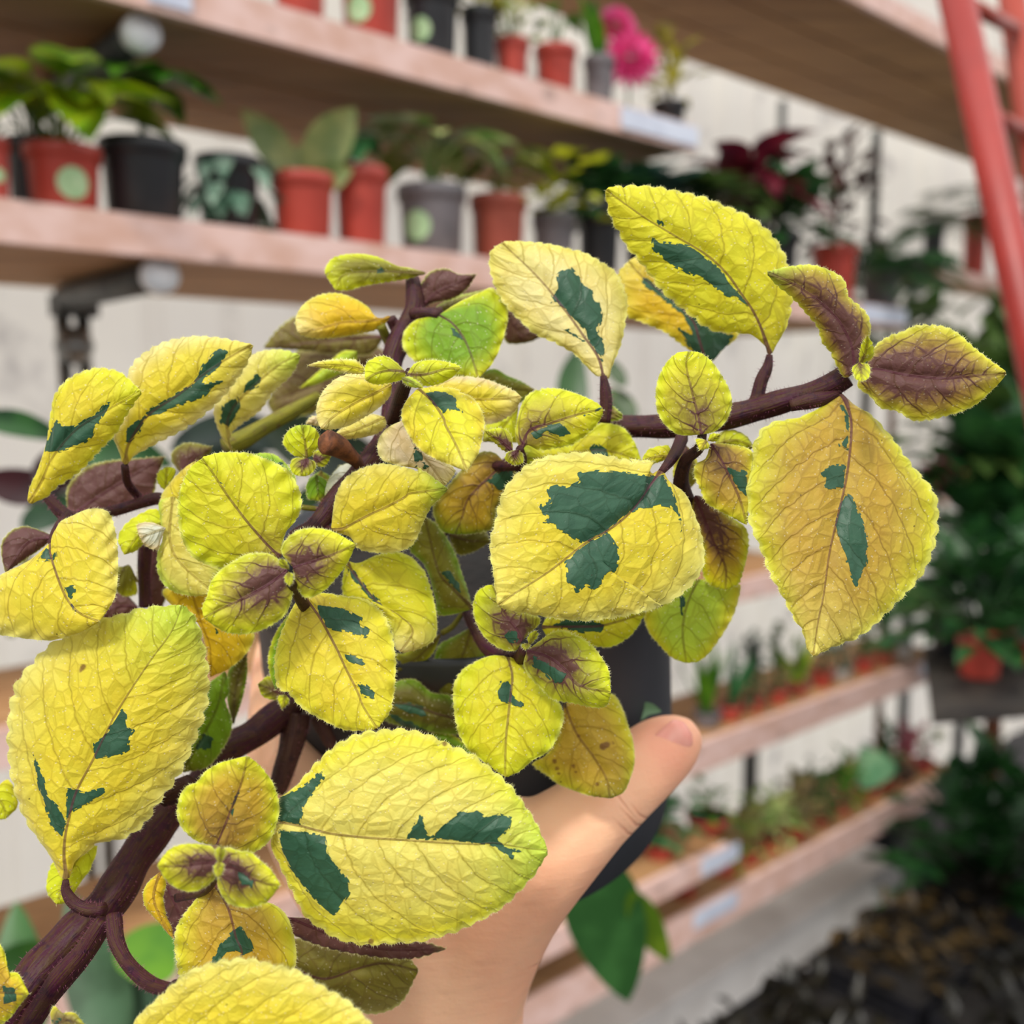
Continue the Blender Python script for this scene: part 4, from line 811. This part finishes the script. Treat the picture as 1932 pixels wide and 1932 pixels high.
potted(1215, 80, 410, hS2, M_BLK, 'bush', BLG, 'bushy blue-green plant behind the tip of the upper yellow leaf', 180, 2.2, 1.7)
potted(1310, 80, 400, hS2, M_BLK, 'bush', GG, 'bushy dark green plant left of the maroon-leaved plant', 180, 2.3, 1.9)
potted(1405, 76, 420, hS2, M_BLK, 'broad', RD, 'plant with dark maroon pointed leaves above the shelf greenery', 24, 3.0, 1.55)
potted(1470, 70, 440, hS2, M_BLK, 'bush', DG, 'low dark green plant right of the maroon leaves', 130, 2.6, 1.7)
potted(1572, 84, 466, hS2, M_RED, 'bush', ((88,52,44),(52,30,34)), 'red pot with brown-maroon foliage at the shelf end', 90, 1.4, 2.4)
potted(1660, 70, 500, hS2, M_GRY, 'fern', DG, 'ferny dark green plant in a grey pot left of the ladder', 34, 3.3, 2.2)
potted(1838, 46, 405, hH-.01, M_RED, 'fern', DG, 'small red pot with dark fronds on the little shelf beside the ladder', 14, 4.2, 3.0, d0=1.5)
potted(1760, 40, 420, hH-.01, M_BLK, 'fern', GG, 'feathery green plant on the little shelf left of the ladder', 14, 4.6, 3.2, d0=1.5, dd=.04)
# top-left shelf
potted(566, 100, -70, hS1, M_RED, 'bush', GG, 'red pot cropped by the top edge, left end of the upper shelf', 20)
potted(700, 116, -60, hS1, M_RED, 'bush', GG, 'red pot with round sticker cropped by the top edge', 20, sticker=-.45)
potted(815, 104, -14, hS1, M_BLK, 'bush', GG, 'black pot with a faint round sticker on the upper shelf', 26, sticker=-.5)
potted(905, 70, 20, hS1, M_BLK, 'bush', ((196,188,64),(120,130,50)), 'yellow mottled foliage right of the black pot on the upper shelf', 60, 1.7, 1.5)
potted(966, 66, 78, hS1, M_RED, 'bush', VG, 'small red pot left of its twin on the upper shelf', 30, 1.4, 1.6)
potted(1048, 80, 92, hS1, M_RED, 'broad', BG, 'small red pot with a long green leaf near the pink flower', 5, 1.3, 1.6)
potted(1130, 60, 110, hS1, M_GRY, 'upright', BG, 'dark grey pot with upright green leaf left of the pink flower', 4, 1.6, 2.2)
potted(1262, 66, 196, hS1, M_BLK, 'bush', ((206,200,60),(126,116,70)), 'yellow and brown mottled plant at the end of the upper shelf', 50, 1.5, 1.7)
# pink dahlia-like flowers
def flower(px, py, d, R, label, tilt=(0, -.8, .2)):
    c = on_d(px, py, d); t = thing('pink_flower', label, 'flower', c)
    g = G(); A = np.array(tilt, float); A /= np.linalg.norm(A); a = np.cross(A, Z); a /= np.linalg.norm(a); b = np.cross(A, a)
    for ring in range(7):
        nn = 6+ring*2; el = math.radians(80-ring*14)
        for k in range(nn):
            th = 2*math.pi*(k+.5*(ring % 2))/nn; rad = a*math.cos(th)+b*math.sin(th)
            dd = rad*math.cos(el)+A*math.sin(el); blade(g, c+rad*R*.06*ring-A*R*.1*ring, dd, R*(.45+.07*ring), R*.36, .0, .45, .6, nrm=A, n=5)
    g.lathe(c-A*R*.1, [(.001, R*.32), (R*.2, R*.28), (R*.32, R*.1), (R*.2, -.0)], A, 14); g.build('petals', fol((246, 122, 184), (232, 72, 144), .35), t)
    g = G(); g.tube([c-A*R*.3, c-A*R*.9-Z*R*.8, c-A*R-Z*R*2.4], R*.05, 8); g.build('flower_stem', fol(*BG), t)
flower(1192, 92, D0+.02, .046, 'bright pink many-petalled flower at the end of the upper shelf')
flower(1165, 30, D0+.05, .036, 'smaller pink flower touching the top edge of the picture', (0.1, -.6, .5))
flower(1770, 905, 1.20, .046, 'pink flower beside the shelf edge at the right, behind the hanging leaf', (-.2, -.8, -.2))
flower(1790, 860, 1.36, .026, 'pink bloom half under the dark purple leaves at the right', (.2, -.8, -.1))
# lower right shelves
rows = [(1335, 52, 1375, M_GRY, 'pale grey pot nearest the thumb on the lower right shelf'), (1378, 44, 1340, M_RED, 'red pot second from the thumb on the lower right shelf'),
        (1420, 44, 1322, M_RED, 'red pot third from the thumb on the lower right shelf'), (1466, 44, 1302, M_RED, 'red pot in the middle of the lower right shelf, left of its twin'), (1506, 42, 1290, M_TERR, 'brick-red pot in the middle of the lower right shelf'),
        (1552, 40, 1262, M_RED, 'taller red pot beside a white pot on the lower right shelf'), (1590, 34, 1262, M_WHT, 'white pot between red pots on the lower right shelf'), (1630, 38, 1240, M_RED, 'red pot just right of the white pot'),
        (1668, 36, 1226, M_TERR, 'brick-red pot near the right end of the lower right shelf'), (1706, 32, 1214, M_WHT, 'pale pot at the right end of the lower right shelf')]
kk = [('upright', BG), ('upright', MG), ('bush', DG), ('bush', GG), ('upright', ((150,170,40),(80,120,30))), ('bush', DG), ('bush', BLG), ('bush', GG), ('bush', DG), ('bush', SG)]
for (px, wp, py, mt, lab), (kd, cc) in zip(rows, kk): potted(px, wp, py, hC, mt, kd, cc, lab, 6 if kd == 'upright' else 80, 1.25, 2.6 if kd == 'upright' else 2.5)
rows = [(1412, 44, 1648, M_RED, 'bush', OG, 'first small red pot at the left of the lowest shelf row'), (1458, 44, 1622, M_RED, 'bush', VG, 'red pot with olive tuft left of the middle of the lowest shelf'), (1500, 44, 1600, M_RED, 'bush', ((150,140,90),(96,96,54)), 'red pot with straw-coloured tuft on the lowest shelf'),
        (1545, 42, 1572, M_TERR, 'bush', GG, 'brick-red pot left of the big pale leaf'), (1590, 42, 1552, M_TERR, 'bush', BG, 'brick-red pot with fresh green leaf beside the big pale leaf'), (1672, 42, 1508, M_RED, 'bush', DG, 'red pot under the right side of the big pale leaf'),
        (1708, 40, 1490, M_BLK, 'bush', ((190,90,110),(120,60,70)), 'black pot with pinkish leaves near the shelf end'), (1744, 36, 1462, M_RED, 'broad', OG, 'last red pot at the right end of the lowest shelf, bronze leaves')]
for px, wp, py, mt, kd, cc, lab in rows: potted(px, wp, py, hD, mt, kd, cc, lab, 70 if kd == 'bush' else 8, 1.7, 2.0)
def bigleaf(t, C, r, h):
    gg = G(); gg.tube([C, C+Z*.03], .003, 6); gg.build('leaf_stalk', fol(*BG), t)
    gg = G(); blade(gg, C+Z*.015-FWD*.02+RIGHT*.03, RIGHT*-.5+Z*1.0, .115, .105, .1, .15, .6, nrm=-FWD); gg.build('leaf', fol((150,196,150),(112,168,124)), t)
potted(1634, 46, 1535, hD, M_RED, None, None, 'red pot holding one large pale green heart leaf on the lowest shelf', extra=bigleaf)
potted(1335, 84, 1545, hF, M_RED, 'bush', BG, 'wide red pot at the end of the short shelf by the thumb', 20, 1.0, .8, d0=D0-.02)
potted(1245, 60, 1620, hF, M_RED, 'bush', MG, 'red pot under fresh green leaves just right of the black pot', 50, 2.0, 2.0, d0=D0-.02)
potted(1290, 50, 1700, hD, M_RED, 'bush', ((120,70,40),(70,36,24)), 'low red pot with rusty leaves under the short shelf', 30, 1.5, 1.0)
potted(1362, 70, 1690, hD, M_RED, 'bush', BG, 'red bowl-like pot with green leaf left end of the lowest shelf', 20, 1.1, .9)
# shelf behind the right leaves
potted(1880, 70, 868, -.31, M_TERR, 'bush', BLG, 'brick-red pot with grey-green leaves on the right edge shelf', 60, 2.0, 1.9, d0=1.5)
potted(1800, 56, 872, -.31, M_TERR, 'bush', ((46,30,60),(30,22,40)), 'plant with very dark purple leaves above the right pink flower', 60, 2.0, 2.2, d0=1.5)
# right-hand bench in the near aisle
M_DBENCH = simple('dark_bench_wood', lin(58, 52, 46), .7, lin(40, 36, 34), 20)
def bench(): 
    t = thing('plant_bench', 'dark bench with red pots at the right edge', 'bench', (.86, 1.62, 0)); g = G()
    g.box((.66, 1.50, .99), (1.2, .25, 0), (.16, .42, 0), (0, 0, .02)); g.build('bench_top', M_DBENCH, t, False)
    for x, y in ((1.12, 1.58), (1.80, 1.60), (1.75, 1.80)):
        g = G(); g.tube([(x, y, 0), (x, y, .99)], .010, 12); g.build('leg', M_DSTEEL, t)
bench()
def free_pot(px, py_base, zc, wpx, hpx, mat, kind, cols, label, n=40, Rk=1.6, Hk=1.6, zfloor=None):
    p = WP(px, py_base, zc); r = wpx/2*zc/F; h = hpx*zc/F
    if zfloor is not None: p[2] = zfloor
    t = thing('potted_plant', label, 'potted plant', p); make_pot(t, p, r, h, mat); foliage(t, p+Z*h*.9, kind, r*Rk, r*2*Hk, cols, n); keep_clear(t, None)
free_pot(1846, 1272, 1.75, 82, 78, M_RED, 'bush', DG, 'red pot with a dark leafy crown on the right-hand bench', 130, 2.6, 2.3, zfloor=1.0105)
free_pot(1930, 1255, 1.85, 70, 50, M_RED, 'bush', DG, 'red pot cut by the right picture edge on the bench', 90, 2.4, 2.6, zfloor=1.0105)
free_pot(1780, 1262, 1.9, 50, 60, M_BLK, 'fern', GG, 'feathery plant in a black pot left on the right-hand bench', 16, 3.6, 3.0, zfloor=1.0105)
# floor level: black trays with low brownish plants, bigger plants at the right
M_TRAY = simple('black_tray', lin(20, 20, 26), .5, lin(12, 12, 16), 10)
def tray(px, py, zc, w_, dpt, hgt, label, cols, n):
    p = WP(px, py, zc); t = thing('plant_tray', label, 'plant tray', p, None); g = G()
    a = U*w_; b = NO*dpt; o = p-a/2-b/2
    g.box(o, a, b, Z*.006)
    for q, (e1, e2) in enumerate(((a, NO*.006), (b, U*.006))):
        g.box(o, e1, e2, Z*hgt); g.box(o+(b if q == 0 else a), e1, e2, Z*hgt)
    g.build('tray', M_TRAY, t, False)
    g = G(); g.box(o+U*.008+NO*.008+Z*.006, a*.96, b*.96, Z*hgt*.7); g.build('soil', M_SOIL, t, False)
    g = G()
    for _ in range(n):
        q = o+a*random.uniform(.05, .95)+b*random.uniform(.05, .95)+Z*hgt*.7; blade(g, q+Z*random.uniform(0, .05), rdir(5, 70), random.uniform(.03, .06), .022, .5, n=4)
    o2 = g.build('foliage', fol(*cols), t); o2['kind'] = 'stuff'
def table(x0, y0, lab, h, w_, d_):
    t = thing('tray_table', lab, 'table', (x0, y0, 0)); o = np.array([x0, y0, h]); g = G(); g.box(o, U*w_, NO*d_, Z*.03); g.build('table_top', M_TRAY, t, False)
    for a_, b_ in ((.03, .03), (w_-.03, .03), (.03, d_-.03), (w_-.03, d_-.03)):
        g = G(); q = o+U*a_+NO*b_; g.tube([(q[0], q[1], 0), (q[0], q[1], h)], .014, 10); g.build('leg', M_TRAY, t)
BR = ((34,30,15),(17,16,10)); BR2 = ((92,72,38),(24,20,12)); OGD = ((36,38,16),(20,22,11))
TX = U*1.15+NO*.50
table(TX[0], TX[1], 'low black table carrying the trays at the lower right', .32, 2.4, .50)
tb = lambda a_, b_: np.array([TX[0], TX[1], .3505])+U*a_+NO*b_
for a_, b_, cols, lab in ((.25, .37, BR, 'black tray of brown-green seedlings nearest the grey post at the bottom edge'), (.72, .37, BR2, 'black tray with straw-coloured seedlings at the bottom right'), (.72, .125, BR, 'black tray at the picture bottom corner with dull brown seedlings'),
                          (1.19, .37, BR, 'black tray with dark seedlings in the middle of the low table'), (1.19, .125, OGD, 'black tray with olive seedlings on the aisle side of the low table'), (1.66, .37, OGD, 'black tray with green seedlings at the far end of the low table')):
    p = tb(a_, b_); zc = (p-CAM).dot(FWD); px = 966+F*(p-CAM).dot(RIGHT)/zc; py = 966-F*(p-CAM).dot(UPV)/zc
    tray(px, py, zc, .42, .225, .05, lab, cols, 150)
def big_plant(px, py, zc, R, H, cols, kind, label, n, potr=.07):
    p = WP(px, py, zc); p[2] = 0.0; t = thing('floor_plant', label, 'plant', p); 
    top = WP(px, py, zc)[2]; make_pot(t, p, potr*1.3, .22, M_BLK)
    g = G(); g.tube([p+Z*.18, p+Z*(top-H*.5)], .012, 8); g.build('trunk', M_DRY, t)
    foliage(t, np.array([p[0], p[1], top-H*.45]), kind, R, H, cols, n); keep_clear(t, None)
big_plant(1880, 1640, 2.3, .17, .38, DG, 'bush', 'dark bushy plant standing at the right edge behind the trays', 200)
big_plant(1790, 1690, 2.1, .12, .30, GG, 'fern', 'feathery green plant standing behind the black trays', 18)
big_plant(1900, 1030, 2.4, .24, .42, DG, 'bush', 'tall dark green bush behind the right-hand bench', 260)
big_plant(1900, 780, 2.5, .20, .34, GG, 'bush', 'dark olive bush right of the far yellow leaf, under the ladder', 220)
big_plant(1690, 620, 3.1, .18, .26, GG, 'bush', 'soft green bush behind the small top leaves', 90)
# green leaves close behind the arm and at the lower left
def lone(name, label, P, zs, wpx, cols, fold=.2, n=14, par=None):
    X, _ = resample(crom(pts(P), 8), np.linspace(0, 1, n+1)); zz = np.linspace(zs[0], zs[1], n+1); C = WPa(X, zz); V = []
    for i in range(n+1):
        s = i/n; T = C[min(i+1, n)]-C[max(i-1, 0)]; T /= np.linalg.norm(T); sd = np.cross(T, FWD); sd /= np.linalg.norm(sd)
        wv = wpx/2*zz[i]/F*max(.02, math.sin(math.pi*min(1, s**.75))**.75)
        V += [C[i]-sd*wv-FWD*wv*fold, C[i]-sd*wv*.5-FWD*wv*fold*.4, C[i], C[i]+sd*wv*.5-FWD*wv*fold*.4, C[i]+sd*wv-FWD*wv*fold]
    return mesh_obj(name, V, [(5*i+k, 5*i+k+1, 5*i+k+6, 5*i+k+5) for i in range(n) for k in range(4)], fol(*cols), par)
def leafy(label, items, cols, zc, stem):
    t = thing('broadleaf_plant', label, 'plant', WPa(pts(stem)[0:1], zc)[0])
    for it in items: lone('leaf', '', it[0], (zc, zc+it[2] if len(it) > 2 else zc), it[1], it[3] if len(it) > 3 else cols, par=t)
    stem_tube('stem', pts(stem), [20, 14], zc+.03, zc+.03, t, M_STEMG, fuzz=False)
leafy('dark green broad leaves hanging beside the wrist', [('q1100,1600 q1140,1720 q1185,1890', 150, .03, ((52,98,46),(38,80,34))), ('q1190,1680 q1230,1760 q1265,1815', 60, .05, ((110,140,30),(86,120,24)))], DG, .85, 'q1110,1610 q1090,1520 q1060,1420')
leafy('broad green leaves behind the thick purple stem, lower left', [('q60,1980 q40,1840 q30,1700', 120, .05, ((66,110,56),(40,84,30))), ('q230,1980 q170,1800 q130,1680', 130, .05, ((70,104,72),(48,78,48))), ('q250,1850 q290,1790 q330,1740', 120, .05, ((98,150,20),(72,128,14))),
      ('q330,1990 q270,1900 q225,1800', 120, .04, ((74,100,80),(52,76,56))), ('q-20,1880 q60,1820 q130,1800', 110, .03, ((60,100,30),(36,76,20))), ('q420,2000 q380,1900 q340,1830', 90, .03, ((60,90,50),(40,70,36)))], DG, .72, 'q180,1990 q190,2080')
leafy('dark leafy twig behind the left leaves at the picture edge', [('q-40,790 q40,800 q130,830', 50, .02, DG), ('q-30,905 q60,920 q150,900', 70, .02, ((62,24,30),(44,18,24))), ('q150,860 q240,850 q330,880', 70, .02, DG), ('q40,1000 q110,960 q190,950', 60, .03, DG), ('q320,850 q450,815 q590,845', 80, .03, ((46,62,54),(30,44,40))), ('q330,900 q450,880 q560,900', 90, .02, ((40,56,44),(26,40,34))), ('q500,800 q620,850 q760,890', 110, .03, ((40,56,34),(24,36,28))), ('q560,930 q640,960 q740,950', 90, .03, ((44,70,28),(28,44,20))), ('q60,900 q140,860 q210,860', 60, .02, ((54,22,28),(40,18,24)))], DG, .75, 'q120,880 q60,1010 q20,1200')
leafy('green sprigs behind the pale upper leaf', [('q1085,800 q1080,720 q1095,650', 60, .03, ((44,84,34),(34,70,28))), ('q1180,730 q1150,690 q1120,690', 30, .02, GG), ('q1190,800 q1170,760 q1150,730', 50, .02, GG)], DG, .8, 'q1090,800 q1100,1000')

# ------------------------------------------------------------------ red step ladder
M_LAD = simple('red_ladder_paint', lin(150, 42, 34), .45, lin(138, 38, 32), 14)
M_LAD2 = simple('orange_ladder_paint', lin(156, 56, 38), .5, lin(140, 50, 34), 14)
t = thing('step_ladder', 'red painted metal ladder leaning at the upper right', 'ladder', WP(1990, 1400, 1.05))
def rail(p0, p1, z0, z1, r, mat):
    a, b = WP(*p0, z0), WP(*p1, z1); d = (b-a); g = G(); g.tube([a-d*.35, b+d*1.2], r, 24); return g.build('rail', mat, t)
rail((1792, -60), (1957, 700), 1.16, 1.06, .0195, M_LAD)
rail((1903, -60), (1985, 560), 1.36, 1.30, .018, M_LAD2)
for (x0, y0), (x1, y1) in (((1830, 10), (1915, 55)), ((1868, 215), (1935, 250)), ((1912, 430), (1965, 462))):
    g = G(); g.tube([WP(x0, y0, 1.15), WP(x1, y1, 1.33)], .009, 14); g.build('rung', M_LAD2, t)

# ------------------------------------------------------------------ the held plant
PLANT = thing('variegated_potted_plant', 'yellow and green variegated plant with purple stems in a black pot, held by a hand', 'potted plant', WP(900, 1300, .36))
POT_T, POT_B = WP(872, 1035, .350), WP(898, 1475, .392)
Apot = POT_T-POT_B; Hp = float(np.linalg.norm(Apot)); Apot = Apot/Hp
g = G(); rt, rb = .0740, .0755
g.lathe(POT_B, [(.001, 0), (rb*.5, .002), (rb*.94, 0), (rb, .003), (rb, Hp*.4), (rt-.001, Hp*.90), (rt-.0005, Hp*.905), (rt+.001, Hp*.99), (rt, Hp), (rt-.002, Hp), (rt-.003, Hp*.84), (rb-.003, .01), (.001, .006)], Apot, 96)
M_POT = simple('matt_black_pot', lin(48, 51, 58), .6, lin(40, 43, 49), 30)
po = g.build('pot', M_POT, PLANT)
g = G(); g.lathe(POT_B, [(.0005, Hp*.84), (rt*.5, Hp*.85), (rt-.004, Hp*.83)], Apot, 40); g.build('soil', M_SOIL, PLANT)
SP = lambda s, w_, z0, z1, m=M_STEM, fz=True, nm='stem': stem_tube(nm, pts(s), w_, z0, z1, PLANT, m, fz)
SP('j-300,2250 j60,1860 j450,1400 j780,1060 j1000,700 j1230,400 j1450,200 k60,470 k300,330 k480,190 k620,80 g1150,1850', [104, 98, 86, 78, 70, 62, 56, 54, 52, 44], .232, .300)
SP('j150,2020 j430,1620 j620,1400 j760,1180', [34, 40, 44, 30], .238, .240)
SP('j830,1150 j850,1330 j940,1500 j1100,1640 j1280,1690 m350,720', [30, 28, 26, 26, 28], .238, .216)
SP('j1180,300 j1290,240 j1400,180', [26, 40, 36], .262, .262, M_STEMB)
SP('k620,180 k580,400 k520,600 k470,760', [46, 44, 40, 30], .296, .290, M_STEMB)
SP('k760,200 k880,420 k940,560', [26, 24, 20], .300, .300, M_STEMB, False)
SP('e720,830 e600,900 e430,960 e200,1030 e0,1090 d900,1830 d600,1870 d150,1880 c1350,1500 h700,300 h300,700', [40, 38, 46, 44, 42, 42, 38, 34, 34, 34, 34], .252, .295)
SP('e660,950 e560,985 e440,1010 e330,1040', [14, 26, 28, 20], .252, .254)
SP('c110,330 b1480,520 b1440,640 b1360,800 b1310,950 b1320,1200 b1290,1400 b1200,1600 g1260,520 g1130,680 g1000,760 g950,900', [24, 34, 44, 40, 36, 36, 40, 44, 46, 40, 34, 26], .285, .250)
SP('c200,590 c330,580', [22, 18], .285, .285)
SP('b1450,1020 b1400,1120 b1350,1280 b1290,1420', [22, 26, 30, 30], .236, .272, M_STEMB)
SP('b1300,620 b1350,700', [18, 22], .283, .285)
SP('b100,1560 b230,1500 b400,1400 b600,1290 b780,1190', [34, 32, 30, 26, 22], .290, .310, M_STEMG, False)
SP('a330,1290 a480,1440 a620,1440 a850,1400 a1050,1340 a1170,1320 g200,600', [16, 24, 18, 20, 22, 22, 20], .268, .272)
SP('a500,1440 a400,1590 a370,1700', [24, 20, 12], .262, .250)
SP('f1060,100 f1050,300 f1060,560', [24, 22, 24], .284, .286)
SP('g950,1060 g1000,1150 g1080,1300 g1150,1600 g1150,1900', [18, 22, 26, 30, 34], .222, .292, M_STEMB)
SP('h470,1180 h560,1400 h660,1560 h800,1640 h900,1620', [16, 20, 24, 28, 26], .288, .262)
SP('h940,1560 h880,1640 h780,1660', [22, 26, 22], .246, .268)
SP('c890,1570 c900,1680 h700,230', [14, 18, 20], .250, .270)
SP('i520,60 i500,140 i430,200 i400,330 i440,450', [16, 20, 26, 30, 28], .240, .266, M_STEMB)
SP('j1600,740 j1560,860 j1480,960 j1300,1010', [14, 18, 20, 18], .212, .245)
SP('b830,1520 b930,1560 b1030,1640 b1100,1720', [44, 36, 26, 18], .250, .262, M_DRY, False, 'dried_flower_head')
SP('g1040,530 g1180,545', [10, 8], .262, .262, M_STEMG, False)
SP('m930,395 m1100,440', [24, 18], .262, .262)
for ln_ in LEAVES.strip().splitlines():
    if ln_.strip() and not ln_.startswith('#'): build_leaf(PLANT, ln_)

# ------------------------------------------------------------------ the hand
HAND = thing('person_hand', 'left hand of a person gripping the black pot, thumb on its right side', 'hand', WP(820, 1900, .33))
def capsules():
    ch = [[(770,2300,.335,.034),(800,2100,.322,.031),(822,1960,.312,.0285),(826,1880,.308,.0280),(800,1770,.304,.0275)],
          [(800,1770,.302,.026),(690,1650,.296,.022),(590,1540,.305,.0165),(530,1430,.320,.0115),(518,1320,.342,.0092),(520,1240,.37,.0085),(540,1180,.40,.0080)],
          [(800,1770,.305,.025),(700,1680,.306,.020),(600,1590,.318,.0150),(545,1500,.345,.0105),(540,1400,.375,.0090),(545,1300,.405,.0080)],
          [(800,1790,.312,.025),(720,1735,.330,.019),(650,1680,.365,.0130),(620,1620,.41,.0100),(640,1540,.455,.0090),(700,1480,.47,.0080)],
          [(830,1800,.318,.024),(800,1760,.345,.017),(770,1715,.385,.0120),(760,1660,.425,.0095),(790,1590,.465,.0085),(840,1530,.475,.0074)],
          [(826,1880,.308,.0275),(880,1770,.302,.0245),(950,1680,.294,.0200),(1040,1600,.288,.0158),(1110,1540,.290,.0132),(1168,1488,.297,.0124),(1215,1444,.304,.0122),(1252,1414,.310,.0112),(1278,1397,.314,.0086)],
          [(800,1770,.304,.026),(860,1660,.298,.0205),(960,1600,.290,.0158)]]
    out = []
    for c in ch:
        A = crom([(*WP(x, y, z), r) for x, y, z, r in c], 8); out.append(A)
    return out
bm = bmesh.new()
for A in capsules():
    Lh = np.r_[0, np.cumsum(np.linalg.norm(np.diff(A[:, :3], axis=0), axis=1))]; k = int(Lh[-1]/.004)+2; ss_ = np.linspace(0, Lh[-1], k)
    for s_ in ss_:
        v = [np.interp(s_, Lh, A[:, q]) for q in range(4)]; bmesh.ops.create_icosphere(bm, subdivisions=2, radius=v[3], matrix=Matrix.Translation(v[:3]))
me = bpy.data.meshes.new('hand'); bm.to_mesh(me); bm.free(); ho = bpy.data.objects.new('hand', me); COL.objects.link(ho); ho.parent = HAND; ho.matrix_parent_inverse = Matrix.Translation(-HAND.location)
def skin():
    n = NT('skin'); g = n.n('ShaderNodeTexCoord').outputs['Object']
    c = n.mix(n.ss(n.noise(g, 22, 3), .35, .65), lin(238,188,152)+(1,), lin(232,172,138)+(1,))
    geo = n.n('ShaderNodeTexCoord').outputs['Object']
    def spot(P, r0, r1):
        d = n.n('ShaderNodeVectorMath', operation='DISTANCE'); n.put(d, 0, geo); d.inputs[1].default_value = tuple(P); return n.ss(d.outputs['Value'], r0, r1, 1.0, 0.0)
    c = n.mix(n.math('MULTIPLY', spot(WP(1262, 1400, .300), .004, .020), .45), c, lin(226,120,100)+(1,))
    c = n.mix(n.math('MULTIPLY', spot(WP(1190, 1530, .306), .002, .013), .5), c, lin(232,132,106)+(1,))
    # skin creases at the thumb joint and wrist, fine lines
    w1 = n.noise(g, 60, 3)
    h = n.math('MULTIPLY', n.noise(g, 260, 3), .35); c2 = n.noise(n.n('ShaderNodeMapping', ins={0: g, 'Scale': (1, 1, 3)}).outputs[0], 120, 2)
    cr = None
    def plane(P, Q, wdt, lo, hi):       # a fold line: distance from the plane through P with normal along Q-P, limited around P
        P = np.array(P); Nn = np.array(Q)-P; Nn = Nn/np.linalg.norm(Nn)
        v_ = n.n('ShaderNodeVectorMath', operation='SUBTRACT'); n.put(v_, 0, geo); v_.inputs[1].default_value = tuple(P)
        d_ = n.n('ShaderNodeVectorMath', operation='DOT_PRODUCT'); n.put(d_, 0, v_.outputs[0]); d_.inputs[1].default_value = tuple(Nn)
        l_ = n.n('ShaderNodeVectorMath', operation='LENGTH'); n.put(l_, 0, v_.outputs[0])
        dd = n.math('ABSOLUTE', n.math('ADD', d_.outputs['Value'], n.math('MULTIPLY_ADD', n.noise(g, 90, 2), .0022, -.0011)))
        return n.math('MULTIPLY', n.ss(dd, 0.0, wdt, 1.0, 0.0), n.ss(l_.outputs['Value'], lo, hi, 1.0, 0.0))
    for (x, y, z), (x2, y2, z2), wd_, lo, hi in (((1195,1548,.288),(1235,1510,.288),.0010,.004,.012), ((1178,1562,.287),(1218,1524,.287),.0009,.004,.011), ((1205,1530,.29),(1245,1492,.29),.0008,.003,.010), ((1150,1480,.287),(1190,1450,.287),.0008,.006,.013),
                              ((1020,1790,.300),(1010,1840,.300),.0012,.006,.020), ((1000,1840,.303),(990,1890,.303),.0010,.006,.018), ((1040,1740,.300),(1030,1790,.300),.0010,.004,.014)):
        q = plane(WP(x, y, z), WP(x2, y2, z2), wd_, lo, hi); cr = q if cr is None else n.math('MAXIMUM', cr, q)
    c = n.mix(n.math('MULTIPLY', cr, .28), c, lin(206,124,96)+(1,))
    b = n.n('ShaderNodeBump', ins={'Strength': .5, 'Distance': .0010, 'Height': n.math('SUBTRACT', n.math('ADD', h, n.math('MULTIPLY', c2, .45)), n.math('MULTIPLY', cr, .55))})
    p = n.n('ShaderNodeBsdfPrincipled', ins={'Base Color': c, 'Roughness': .5, 'Subsurface Weight': .25, 'Subsurface Scale': .004, 'Normal': b.outputs[0], 'Specular IOR Level': .35})
    p.inputs['Subsurface Radius'].default_value = (1.0, .35, .18)
    n.t.links.new(p.outputs[0], n.out.inputs[0]); return n.m
me.materials.append(skin()); me.polygons.foreach_set('use_smooth', [True]*len(me.polygons))
rm = ho.modifiers.new('r', 'REMESH'); rm.mode = 'VOXEL'; rm.voxel_size = .0014; rm.use_smooth_shade = True
sm_ = ho.modifiers.new('s', 'SMOOTH'); sm_.factor = .6; sm_.iterations = 22
# thumb nail: a curved plate on the upper right of the thumb tip
M_NAIL = simple('thumb_nail', lin(236, 150, 134), .25, lin(242, 176, 160), 60)
c0 = WP(1270, 1408, .2995); ax = WP(1302, 1380, .302)-WP(1238, 1440, .2975); ax /= np.linalg.norm(ax)
out = WP(1290, 1432, .30)-WP(1262, 1408, .312); out -= ax*out.dot(ax); out /= np.linalg.norm(out); sd = np.cross(ax, out)
V = []; nu, nv = 14, 12; Rn = .0115
for i in range(nu+1):
    s_ = i/nu; L_ = (s_-.5)*.0155; wmax = .0058*(1-.25*(2*abs(s_-.5))**4)*(1 if s_ > .12 else .85)*(1-.5*max(0, (s_-.8)/.2)**2)
    for j in range(nv+1):
        th = (j/nv-.5)*2*wmax/Rn*1.15; V.append(c0-out*Rn*.12+ax*L_+sd*math.sin(th)*Rn*.9+out*(math.cos(th)-1)*Rn+out*.0012-out*max(0, s_-.7)**2*.02)
mesh_obj('thumbnail', V, [(i*(nv+1)+j, i*(nv+1)+j+1, (i+1)*(nv+1)+j+1, (i+1)*(nv+1)+j) for i in range(nu) for j in range(nv)], M_NAIL, HAND).modifiers.new('t', 'SOLIDIFY').thickness = -.0004
# little green leaf edge peeking over the thumb
o = lone('fallen_leaf', '', 'q1185,1362 q1215,1338 q1248,1342', (.325, .325), 30, ((120,150,120),(90,124,92)), par=None); tag(o, 'small grey-green leaf tip just above the thumb, on the black pot', 'leaf')
